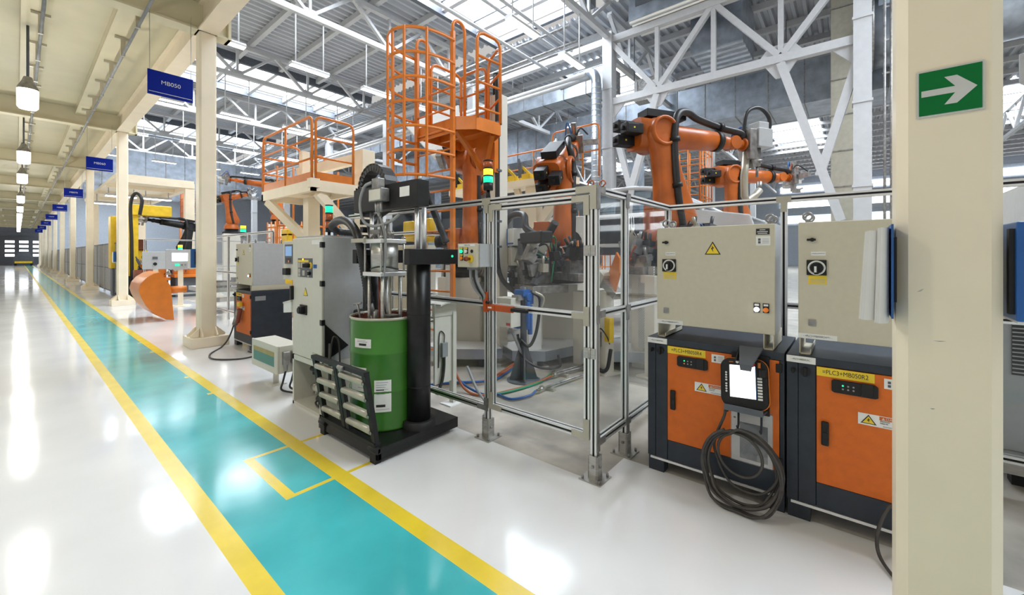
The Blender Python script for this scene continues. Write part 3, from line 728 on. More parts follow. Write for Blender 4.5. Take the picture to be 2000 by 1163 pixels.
for k, y in enumerate((FY+.03, FY-.03)):                     # two lifting loops at the corner post
    q = MB(); q.tube([(FX+.05*k, y, ft+.02)] + arc((FX+.05*k, y+.0, ft+.04), .022, 180, 0, 8, 'yz') + [(FX+.05*k, y+.022, ft+.02)], .005, 6); q.build('lifting_loop', 'orange_hose', F)
# the door leaf
D = MB(); y0, y1, z0, z1 = 1.383, 2.258, .275, 1.885
for a, b in (((FX, y0, z0-.022), (FX, y0, z1+.022)), ((FX, y1, z0-.022), (FX, y1, z1+.022)), ((FX, y0+.022, z0), (FX, y1-.022, z0)), ((FX, y0+.022, z1), (FX, y1-.022, z1)), ((FX, y0+.022, 1.085), (FX, y1-.022, 1.085))): profile(D, a, b)
D = D.build('fence_door', AL, F)
for a, b in ((.297, 1.062), (1.108, 1.862)): MB().box((FX-.003, y0+.02, a), (FX+.003, y1-.02, b)).build('door_pane', 'pane', D)
for yy, s in ((y0, 1), (y1, -1)):
    for z, u in ((z1, -1), (z0, 1)):
        bracket(D, [(yy-s*.022, z-u*.022), (yy+s*.115, z-u*.022), (yy+s*.115, z+u*.022), (yy+s*.022, z+u*.022), (yy+s*.022, z+u*.115), (yy-s*.022, z+u*.115)], 0, fx-.004, fx)
bracket(D, [(y0-.022, 1.15), (y0+.022, 1.15), (y0+.022, 1.107), (y0+.115, 1.107), (y0+.115, 1.063), (y0+.022, 1.063), (y0+.022, 1.02), (y0-.022, 1.02)], 0, fx-.004, fx)
for z in (1.53, .84):
    q = MB(); q.box((fx-.005, FY-.015, z-.035), (fx, FY+.022, z+.035)); q.box((fx-.005, y0-.02, z-.035), (fx, y0+.017, z+.035)); q.cyl((fx-.006, 1.357, z-.036), (fx-.006, 1.357, z+.036), .008, 10); q.build('hinge', 'steel', D)
# orange door switch
L = thing('door_latch', 'orange safety latch with black handle between fence post and door', 'latch', (FX-.03, 2.26, 1.08))
q = MB(); q.box((-.014, .022, -.045), (-.001, .068, .12)); q.box((-.02, .03, -.03), (-.001, .06, .10)); q.build('latch_body', 'latch_orange', L, bevel=.003)
q = MB(); q.box((-.014, -.25, -.028), (-.001, .03, .022)); q.box((-.022, -.06, -.02), (-.001, .02, .016)); q.build('latch_bolt', 'latch_orange', L, bevel=.003)
MB().box((-.035, -.40, -.016), (-.008, -.24, .012)).build('latch_handle', 'black_matte', L, bevel=.006)
MB().cyl((-.014, .0, .04), (-.045, .0, .04), .012, 12).build('latch_knob', 'black', L)
MB().box((-.0225, -.035, -.008), (-.0215, .005, .004)).build('latch_tag', 'white_label', L)

# ------------------------------------------------------------------ drum pump station
P = thing('drum_pump', 'black drum pump station with two thick black columns and a steel air cylinder', 'drum pump', (2.0, 3.05, 0))
def ribbed(q, pts, r, n=10, step=2):
    s = smooth(pts, 14); q.tube(s, r, n, rr=[r*(1.0 if (i//1) % 2 else .86) for i in range(len(s))])
q = MB(); q.box((-.36, -.45, .075), (.41, .45, .115)); q.box((-.36, -.45, .03), (-.33, .45, .08)); q.box((-.36, -.45, .03), (.41, -.42, .078)); q.build('base_plate', 'black', P, bevel=.003)
for x in (-.28, .33):
    for y in (-.34, .34): MB().box((x-.05, y-.04, 0), (x+.05, y+.04, .078)).build('foot', 'black_matte', P)
for y in (-.33, .33):
    q = MB(); q.cyl((.09, y, .115), (.09, y, 1.50), .095, 28); c = q.build('column', 'black', P)
    q = MB(); q.lathe((.09, y, .115), [(.095, .06), (.13, .055), (.135, .0)], 24); q.build('column_flange', 'black_matte', c)
    for z in (.44, 1.02): MB().lathe((.09, y, z), [(.0952, 0), (.0975, .004), (.0952, .008)], 24).build('column_ring', 'black_matte', c)
    yy = y - .10 if y < 0 else y
    a = MB().box((-.10, yy-.035, 1.425), (.43, yy+.035, 1.548)).build('arm', 'black_matte', P, bevel=.004)
    if y < 0: MB().cyl((.33, yy-.035, 1.49), (.33, yy-.039, 1.49), .010, 12).build('signal_light', 'green_lit', a)
    for dx in (-.02, .055): MB().cyl((.09+dx, y, 1.5), (.09+dx, y, 1.89), .019, 12).build('guide_rod', 'aluminium', P)
q = MB(); q.box((.0, -.43, 1.89), (.115, .52, 2.10)); b = q.build('crosshead', 'black_matte', P, bevel=.004)
for y in (-.37, .47): MB().cyl((.07, y, 2.10), (.07, y, 2.135), .016, 6).build('rod_nut', 'steel', b)
MB().box((-.003, -.33, 1.975), (.0, -.20, 2.055)).build('rating_plate', 'white_label', b)
q = MB(); q.box((-.085, -.06, 1.95), (-.002, .13, 2.06)); q.box((-.075, .0, 2.06), (-.01, .10, 2.15)); j = q.build('junction_box', 'cast', b, bevel=.006)
MB().box((-.088, -.05, 1.96), (-.084, .12, 2.05)).build('box_lid', 'light_enclosure', j, bevel=.003)
for y in (-.005, .03, .065): MB().cone((-.05, y, 1.95), (-.05, y+.0, 1.86), .016, .010, 10).build('cable_gland', 'cast', j)
q = MB(); q.tube(smooth([(-.07, .10, 2.12), (-.10, .17, 2.08), (-.11, .22, 1.95), (-.10, .19, 1.80), (-.08, .07, 1.745), (-.04, -.10, 1.77), (.02, -.17, 1.84)], 8), .013, 10); q.build('cable', 'grey_hose', j)
for k in range(3):
    q = MB(); q.tube(smooth([(-.05, .03*k-.005, 1.86), (-.06, .0-.02*k, 1.78), (-.08, -.08-.02*k, 1.66), (-.09, -.11-.012*k, 1.45), (-.085, -.09, 1.28), (-.04, -.02+.02*k, 1.15), (.0, .0, 1.0)], 8), .006, 8); q.build('cable', 'grey_hose' if k else 'cable_grey', j)
# cylinder with end plates and tie rods
q = MB(); q.cyl((.0, .02, 1.355), (.0, .02, 1.60), .112, 32); cy = q.build('air_cylinder', 'steel', P)
for z in (1.60, 1.325): MB().cbox((.0, .02, z+.016), (.25, .27, .034)).build('end_plate', 'aluminium', cy, bevel=.004)
for sx in (-.11, .11):
    for sy in (-.12, .12):
        q = MB(); q.cyl((sx, .02+sy, 1.31), (sx, .02+sy, 1.66), .009, 8); q.cyl((sx, .02+sy, 1.637), (sx, .02+sy, 1.655), .016, 6); q.build('tie_rod', 'steel', cy)
q = MB(); q.tube([(.114*math.cos(a), .02+.114*math.sin(a), 1.39+.012*math.sin(a*2)) for a in [2*PI*i/24 for i in range(24)]], .005, 6, True); q.build('cable_tie', 'rubber', cy)
q = MB(); q.cbox((-.02, .10, 1.70), (.05, .16, .035), Matrix.Translation((0,0,0))); q.cyl((-.02, .02, 1.64), (-.02, .02, 1.76), .022, 12); q.cyl((-.02, -.06, 1.64), (-.02, -.06, 1.80), .016, 10); q.cyl((-.02, .02, 1.72), (-.02, -.12, 1.66), .02, 12); q.cbox((.03, .06, 1.68), (.08, .06, .06)); q.cyl((.0, .13, 1.70), (.0, .28, 1.62), .012, 8); q.build('valve_fittings', 'cast', cy)
for x, y, r, m in ((-.09, .11, .014, 'steel'), (-.09, -.09, .016, 'steel'), (.08, .11, .014, 'steel'), (.08, -.09, .016, 'steel'), (.0, .02, .020, 'steel'), (-.03, .05, .011, 'rust'), (.02, -.03, .013, 'bracket')):
    MB().cyl((x, y, .62), (x, y, 1.33), r, 12).build('pump_rod', m, P)
MB().lathe((0, 0, .0), [(.001, .86), (.262, .86), (.262, .80), (.24, .78), (.001, .78)], 28).build('follower_plate', 'cast', P)
q = MB(); q.cyl((-.03, .16, .86), (-.03, .16, .98), .035, 14); q.cyl((-.03, .16, .98), (-.045, .175, 1.09), .028, 12); q.cyl((-.04, .10, .86), (-.04, .10, 1.02), .02, 10); q.cbox((0, -.08, .93), (.1, .1, .14)); q.cyl((-.06, .05, .90), (-.09, .0, 1.04), .014, 8); q.build('hose_fitting', 'cast', P)
q = MB(); q.cyl((-.10, .20, .86), (-.13, .23, 1.08), .009, 8); q.cyl((-.135, .285, 1.075), (-.125, .175, 1.09), .010, 8); q.build('vent_handle', 'cast', P)
# ribbed black hose from behind the cabinet, over its clamp and down to the follower
q = MB(); ribbed(q, [(-.045, .175, 1.085), (-.065, .19, 1.25), (-.085, .21, 1.42), (-.10, .235, 1.58), (-.09, .32, 1.70), (-.05, .50, 1.79), (.0, .72, 1.835), (.05, .95, 1.835), (.10, 1.13, 1.80), (.22, 1.22, 1.755), (.40, 1.12, 1.735)], .040); q.build('ribbed_hose', 'rubber', P)
q = MB(); q.tube(smooth([(.10, .32, 1.60), (.12, .42, 1.72), (.2, .55, 1.80), (.3, .56, 1.90), (.42, .5, 2.0)], 6), .036, 12); q.build('hose_sleeve', 'rubber', P)
q = MB(); q.box((-.15, .10, 1.605), (.08, .30, 1.64)); q.build('hose_clamp', 'bracket', P, bevel=.004)
q = MB()
for k in range(16):                                          # cable chain links over the crosshead
    A = math.radians(200 - k*13); c = Vector((.14, .36 + .20*math.cos(A), 2.12 + .19*math.sin(A)))
    m = Matrix.Translation(c) @ Matrix.Rotation(A, 4, 'X')
    q.cbox((0, 0, 0), (.11, .065, .05), m); q.cbox((0, .026, 0), (.12, .012, .03), m)
for k in range(7): q.cbox((.14, .165 + .19*2 - .01 + .0, 2.04-.075*k), (.11, .05, .052)); 
q.build('cable_chain', 'rubber', P)
q = MB(); S2 = [(.10, -.30, 2.02), (.19, -.22, 2.06), (.30, -.06, 2.13), (.42, .10, 2.17), (.58, .18, 2.10), (.66, .12, 1.85), (.72, .05, 1.62)]
q.tube(smooth(S2, 7), .035, 10); q.build('hose_bundle', 'rubber', P)
# roller gate, folded up on the aisle side
G = MB(); lean = -.16
def gx(z): return -.345 + lean*(z-.13)
for y in (-.40, -.035, .025, .36):
    for a, b in ((.12, .66),): G.bar((gx(a), y, a), (gx(b), y, b), .05, .036 if abs(y) > .1 else .03)
G.bar((gx(.66), -.42, .66), (gx(.66), .39, .66), .045, .03); G.bar((gx(.14), -.42, .13), (gx(.14), .39, .13), .05, .035)
G = G.build('roller_gate', 'black_matte', P, bevel=.002)
for k in range(4):
    z = .225 + k*.122
    for a, b in ((-.382, -.05), (.04, .342)): MB().cyl((gx(z)-.004, a, z), (gx(z)-.004, b, z), .026, 16).build('roller', 'bracket', G)
    q = MB(); q.cyl((gx(z)-.03, -.40, z), (gx(z)-.027, -.40, z), .010, 10); q.build('roller_axle', 'cast', G)
q = MB(); q.cyl((gx(.66)-.02, -.14, .655), (gx(.66)-.02, -.06, .655), .018, 10); q.cyl((gx(.66)-.04, -.11, .65), (gx(.66), -.11, .65), .02, 10); q.build('gate_catch', 'cast', G)
for y in (-.42, .34):
    q = MB(); q.box((-.37, y-.01, .0), (-.32, y+.06, .14)); q.cyl((-.36, y-.03, .10), (-.36, y+.07, .10), .025, 12); q.build('gate_hinge', 'black_matte', P, bevel=.003)

D = thing('oil_drum', 'green steel drum with white labels standing on the pump base', 'drum', (2.0, 3.05, .116))
rim = .885
q = MB(); q.lathe((0,0,0), [(.001, .004), (.272, .004), (.286, .0), (.289, .012), (.285, .02), (.283, .29), (.288, .30), (.288, .312), (.283, .322), (.283, .59), (.288, .60), (.288, .612), (.283, .622), (.283, .865)], 48); q.build('drum_body', 'drum_green', D)
MB().lathe((0,0,0), [(.283, .865), (.290, .872), (.290, .882), (.284, .888), (.277, .882), (.277, .865)], 48).build('drum_rim', 'bracket', D)
MB().lathe((0,0,0), [(.277, .87), (.276, .3), (.001, .28)], 40).build('drum_lining', 'rust', D)
def drum_label(a0, a1, z0, z1, name='drum_label'):
    ring = []; n = 10
    for r in (.2862, .2872):
        for i in range(n+1):
            a = math.radians(a0+(a1-a0)*i/n); ring.append((r*math.cos(a), r*math.sin(a)))
    vs = [(x, y, z) for x, y in ring for z in (z0, z1)]; m = n+1; fs = []
    for i in range(n): fs.append((2*(m+i), 2*(m+i)+1, 2*(m+i)+3, 2*(m+i)+2))
    fs += [(0, 1, 2*m+1, 2*m), (2*n, 2*(m+n), 2*(m+n)+1, 2*n+1)]
    return MB().add(vs, fs).build(name, 'white_label', D)
def drum_print(lab, a0, a1, z0, z1, m):
    n = 6; vs = []
    for i in range(n+1):
        a = math.radians(a0+(a1-a0)*i/n)
        for z in (z0, z1): vs.append((.2877*math.cos(a), .2877*math.sin(a), z))
    MB().add(vs, [(2*i, 2*i+1, 2*i+3, 2*i+2) for i in range(n)]).build('print_line', m, lab)
# angles: the side towards the camera is about 236 degrees
l1 = drum_label(182, 214, .655, .725)
drum_print(l1, 192, 206, .672, .69, 'ink'); drum_print(l1, 188, 208, .70, .704, 'grey_hose'); drum_print(l1, 188, 204, .71, .713, 'grey_hose')
l2 = drum_label(172, 206, .24, .50)
for k in range(7): drum_print(l2, 190, 203, .46-.03*k, .464-.03*k, 'grey_hose')
l3 = drum_label(219, 245, .155, .405)
for k in range(6): drum_print(l3, 222, 240-2*(k % 3), .385-.018*k, .388-.018*k, 'blue_hose' if k < 3 else 'grey_hose')
drum_print(l3, 222, 234, .325, .332, 'ink'); drum_print(l3, 222, 236, .195, .215, 'ink'); drum_print(l3, 222, 242, .175, .178, 'grey_hose')

# ------------------------------------------------------------------ tall pale control cabinet of the pump
T = thing('pump_cabinet', 'tall pale control cabinet on an open frame left of the green drum', 'control cabinet', (1.785, 4.06, 0))
W = .31; DP = .50
MB().box((.022, -W+.004, .5), (DP, W-.004, 1.67)).build('cabinet_body', 'grey_enclosure', T, bevel=.004)
d = MB().box((0, -W, .505), (.02, W, 1.665)).build('cabinet_door', 'light_enclosure', T, bevel=.004)
for z in (1.595, 1.236, .875): MB().box((-.004, -W-.006, z-.026), (.03, -W+.035, z+.026)).build('hinge', 'black', d, bevel=.003)
p = MB().box((-.004, -.13, 1.285), (0, .18, 1.468)).build('operator_panel', 'dark_steel', d)
MB().box((-.006, -.06, 1.43), (-.004, .17, 1.452)).build('panel_strip', 'label_yellow', p)
for yy, zz, sy, sz in ((.145, 1.40, .045, .05), (.145, 1.345, .045, .04), (.07, 1.40, .08, .05), (.05, 1.325, .05, .05), (.145, 1.305, .045, .03), (-.05, 1.32, .03, .06)): MB().cbox((-.005, yy, zz), (.003, sy, sz)).build('panel_key', 'bracket', p)
MB().cyl((-.004, .06, 1.458), (-.01, .06, 1.458), .008, 10).build('indicator', 'amber_lit', p)
MB().lathe((-.005, -.10, 1.40), [(.0, -.004), (.032, -.004), (.032, 0)], 20, 0).build('yellow_collar', 'yellow', p); MB().cyl((-.005, -.085, 1.40), (-.065, -.06, 1.40), .020, 14).build('switch_knob', 'black_matte', p); MB().cyl((-.005, -.09, 1.325), (-.03, -.085, 1.325), .017, 12).build('switch_knob', 'black_matte', p)
MB().box((-.003, -.215, 1.375), (0, -.15, 1.41)).build('blue_label', 'blue', d)
q = MB(); q.prism([(.065, 1.105), (-.03, 1.105), (.018, 1.185)], 0, -.002, 0); w_ = q.build('warning_triangle', 'ink', d); q = MB(); q.prism([(.057, 1.109), (-.022, 1.109), (.018, 1.177)], 0, -.003, -.0018); q.build('triangle_field', 'label_yellow', w_)
q = MB(); q.box((-.012, -.02, .92), (0, .125, 1.015)); q.box((-.045, .02, .93), (-.01, .09, 1.0)); q.cyl((-.03, .05, .965), (-.06, .05, .965), .03, 12); q.build('main_switch', 'black_matte', d, bevel=.004)
MB().box((-.03, .28, 1.05), (.0, .315, 1.19)).build('door_handle', 'black_matte', d, bevel=.004)
MB().box((-.003, -.24, .53), (0, -.13, .58)).build('rating_plate', 'bracket', d)
MB().box((-.003, -.29, 1.60), (0, -.12, 1.64)).build('white_tag', 'white_label', d)
f = MB(); f.box((.0, -W, 0), (DP, -W+.04, .5)); f.box((.0, W-.03, 0), (DP, W, .5)); f.box((DP-.02, -W, 0), (DP, W, .5)); f.box((0, -W, 0), (DP, W, .03)); f.box((0, -W, .45), (.02, W, .5)); f.build('open_frame', 'light_enclosure', T)
q = MB(); q.prism([(.03, .86), (.26, .63), (.06, .53), (.03, .53)], 1, -W-.004, -W+.01); q.build('side_opening', 'black_matte', T)
q = MB(); q.box((.13, -.06, .12), (.2, .08, .42)); q.build('valve_plate', 'black_matte', T)
rng = random.Random(5)
for k in range(9):
    y = -.18 + .07*(k % 4) + .02*rng.random(); z = .10 + .09*(k//2) ; r = .022 + .012*rng.random()
    q = MB(); q.cyl((.10, y-.06, z), (.10, y+.05, z), r, 12); q.cyl((.10, y, z-.05), (.10, y, z+.04), r*.8, 10); q.build('regulator', ('cast', 'black_matte', 'bracket')[k % 3], T)
MB().cyl((.07, -.09, .26), (.06, -.09, .26), .018, 12).build('indicator', 'amber_lit', T)
q = MB(); q.tube(smooth([(.10, -.1, .12), (.06, -.06, .07), (.06, -.15, .06), (.08, -.18, .2), (.1, -.2, .35)], 6), .009, 8); q.build('pipe', 'rubber', T)
q = MB(); q.tube(smooth([(.06, -W-.03, .50), (.08, -W-.03, .68), (.10, -W-.035, .74), (.15, -W-.03, .66), (.16, -W-.03, .3), (.14, -W-.03, .1)], 6), .008, 8); q.cyl((.06, -W-.03, .2), (.062, -W-.03, .68), .014, 8); q.build('grease_lance', 'cable_grey', T)
for z in (1.64,): MB().box((.03, -W+.02, 1.67), (DP-.02, W-.02, 1.685)).build('cabinet_roof', 'grey_enclosure', T)
q = MB(); q.box((.30, -W-.05, .80), (.46, -W-.004, .97)); q.build('plug_plate', 'black_matte', T, bevel=.02)
for k in range(4):
    for j in range(2): MB().cyl((.32+.04*k, -W-.05, .84+.07*j), (.32+.04*k, -W-.075, .84+.07*j), .014, 10).build('plug', 'cast', T)
for k in range(3):
    q = MB(); q.tube(smooth([(.36+.03*k, -W-.06, .84), (.40, -W-.12, .76-.03*k), (.46, -W-.22, .62), (.5, -W-.25, .4)], 6), .008, 6); q.build('cable', 'rubber', T)

t = thing('operator_terminal', 'narrow pale operator box with small blue screen left of the tall pump cabinet', 'operator panel', (1.80, 4.52, 1.245))
MB().box((0, -.145, 0), (.22, .12, .40)).build('terminal_body', 'light_enclosure', t, bevel=.004)
s = MB().box((-.012, -.135, .165), (0, .055, .365)).build('terminal', 'dark_steel', t, bevel=.003)
MB().box((-.0135, -.12, .245), (-.011, .035, .345)).build('screen', 'screen_blue', s)
MB().box((-.0135, -.10, .18), (-.011, .02, .225)).build('keypad', 'black', s)
MB().cyl((-.012, -.05, .19), (-.016, -.05, .19), .012, 10).build('indicator', 'orange_button', s)
q = MB(); q.lathe((-.001, .03, .08), [(0, -.005), (.03, -.005), (.03, 0)], 18, 0); q.build('yellow_collar', 'yellow', t)
MB().box((-.05, -.07, .05), (0, .02, .12)).build('main_switch', 'black_matte', t, bevel=.006)
t = thing('waste_tray', 'small white tray hung on the left edge of the tall pump cabinet', 'tray', (1.80, 4.47, .90))
MB().prism([(-.09, .02), (.09, 0), (.09, .10), (-.09, .13)], 0, -.03, .09).build('tray_body', 'white_label', t, bevel=.004)
MB().prism([(-.095, .125), (.09, .095), (.09, .11), (-.095, .145)], 0, -.035, .095).build('tray_lid', 'light_enclosure', t)

t = thing('stacklight', 'orange stacklight with lit green top above the tall pump cabinet', 'stacklight', (2.35, 4.75, 1.68))
def stack(t, segs, r=.035, z=.0):
    MB().cyl((0,0,0), (0,0,.03), r*1.1, 16).build('lamp_base', 'black_matte', t); MB().cyl((0,0,.03), (0,0,.09), r*.4, 10).build('stem', 'black_matte', t)
    z = .09; MB().cyl((0,0,z), (0,0,z+.05), r, 18).build('lamp_socket', 'black_matte', t); z += .05
    for m in segs:
        MB().cyl((0,0,z), (0,0,z+.075), r, 18).build('lens', m, t); MB().cyl((0,0,z+.075), (0,0,z+.09), r*1.02, 18).build('lens_ring', 'black_matte', t); z += .09
MB().cyl((0, 0, -1.68), (0, 0, .02), .02, 8).build('pole', 'steel', t); stack(t, ['red_lens', 'red_lens', 'green_lit'], r=.042)

# low white box with a green front on a small post
t = thing('dosing_controller', 'low white box with a green and ochre front beside the tall cabinet', 'controller box', (1.80, 5.175, 0))
MB().box((.02, -.37, .2), (.26, .37, .5)).build('box_body', 'light_enclosure', t, bevel=.006)
q = MB(); q.box((0, -.375, .195), (.018, .375, .505)); l = q.build('front_lid', 'light_enclosure', t, bevel=.004)
MB().box((-.003, -.29, .27), (0, .31, .38)).build('green_front', 'teal_panel', l); MB().box((-.003, -.29, .38), (0, .31, .43)).build('ochre_front', 'gold_panel', l)
q = MB(); q.cyl((.13, 0, .0), (.13, 0, .2), .03, 12); q.box((.05, -.1, 0), (.21, .1, .012)); q.build('post', 'light_enclosure', t)
for x in (.08, .17):
    q = MB(); q.box((x-.03, -.43, .30), (x+.03, -.37, .44)); q.cyl((x, -.40, .30), (x, -.40, .23), .02, 10); q.build('connector', 'cast', t, bevel=.004)
    q = MB(); q.tube(smooth([(x, -.40, .24), (x-.03, -.40, .12), (x-.06, -.44, .05), (x, -.56, .03), (x+.05, -.75, .06), (x+.05, -.80, .2)], 6), .011, 8); q.build('cable', 'rubber', t)

# far controller with its enclosure, and the cable on the floor
c3 = controller('robot_controller', 'robot controller behind the white box, seen from its dark blue side', (2.33, 7.60, 0), '=PLC3+MB050R6', False)
s = MB().box((.05, -.4065, .78), (.2, -.4035, .85)).build('side_label', 'grey_hose', c3)
enclosure('enclosure on the controller behind the white box, its grey side to the camera', (2.345, 7.60, .93), '=PLC3+MB050R6WT1', True, D=.5)
t = thing('cable_gun', 'grey and dark red handheld gun hung on the far robot controller front', 'hand tool', (2.305, 7.55, .62))
q = MB(); q.cyl((-.03, .02, 0), (-.06, .12, -.24), .04, 12); q.build('gun_body', 'cast', t); q = MB(); q.cyl((-.03, -.03, .02), (-.05, .03, -.20), .03, 12); q.build('gun_grip', 'rust', t); MB().cbox((-.03, 0, .09), (.05, .12, .07)).build('gun_head', 'yellow', t, bevel=.01)
tag(MB().tube(smooth([(2.27, 7.6, .6), (2.2, 7.75, .2), (2.12, 7.85, .02), (1.85, 7.42, .012), (1.80, 7.02, .012), (2.05, 6.75, .012), (2.3, 6.85, .012), (2.28, 7.18, .012)], 8), .012, 8).build('loose_cable', 'cable_grey'), 'grey cable lying in a loop on the floor behind the second column', 'cable')

# ------------------------------------------------------------------ things on the fence
t = thing('stacklight', 'stacklight with lit amber and green lenses on top of the fence post', 'stacklight', (FX+.0, 2.31, ft+.022))
MB().cone((0,0,.0), (0,0,.075), .022, .012, 12).build('stem', 'black_matte', t); MB().cyl((0,0,.07), (0,0,.13), .040, 20).build('lamp_socket', 'black_matte', t)
z = .13
for m in ('green_lit', 'amber_lit', 'red_lens'):
    MB().cyl((0,0,z), (0,0,z+.05), .0385, 20).build('lens', m, t); MB().cyl((0,0,z+.05), (0,0,z+.062), .040, 20).build('lens_ring', 'black_matte', t); z += .062
t = thing('push_button_box', 'grey push button box with red emergency stop beside the fence door', 'control box', (2.30, 2.375, 1.405))
MB().box((.012, -.105, 0), (.14, .105, .185)).build('box_body', 'enclosure', t, bevel=.003)
d = MB().box((0, -.108, -.003), (.011, .108, .188)).build('box_lid', 'enclosure', t, bevel=.002)
MB().box((.03, -.115, .0), (.15, -.105, .185)).build('mounting_plate', 'grey_enclosure', t); MB().box((.148, -.13, .0), (.155, .10, .185)).build('mounting_plate', 'grey_enclosure', t)
y = MB().box((-.002, -.09, .165), (0, .095, .182)).build('engraved_tag', 'white_label', d); text('= MB050 WT01', .011, face_mx((-.0024, .0, .1735), '-x'), y)
for yy, zz, m in ((.06, .125, 'green_lit'), (.005, .125, 'white_label'), (.06, .07, 'orange_button')):
    b = MB().cbox((-.002, yy, zz+.006), (.005, .034, .05)).build('button_plate', 'black_matte', d)
    MB().cbox((-.005, yy, zz+.024), (.002, .026, .012)).build('button_tag', 'label_yellow', b); MB().cyl((-.004, yy, zz), (-.016, yy, zz), .014, 16).build('button', m, b)
MB().cyl((0, -.055, .125), (-.004, -.055, .125), .014, 16).build('blank_plug', 'black_matte', d)
MB().cyl((0, -.04, .065), (-.006, -.04, .065), .032, 20).build('yellow_collar', 'label_yellow', d)
q = MB(); q.lathe((-.05, -.035, .065), [(0, -.006), (.018, -.005), (.02, .012), (.011, .018), (.011, .046)], 18, 0); q.build('emergency_stop', 'brown_red', d)
MB().cbox((.06, -.02, -.012), (.05, .11, .024)).build('gland_plate', 'cast', t)
for k, (yy, m) in enumerate(((.02, 'grey_hose'), (-.02, 'rubber'), (-.045, 'grey_hose'))):
    q = MB(); q.tube(smooth([(.06, yy, -.01), (.065, yy, -.10), (.09, yy-.02, -.18), (.13, -.03-.02*k, -.24), (.145, -.05, -.30)], 6), .012, 8); q.build('cable', m, t)

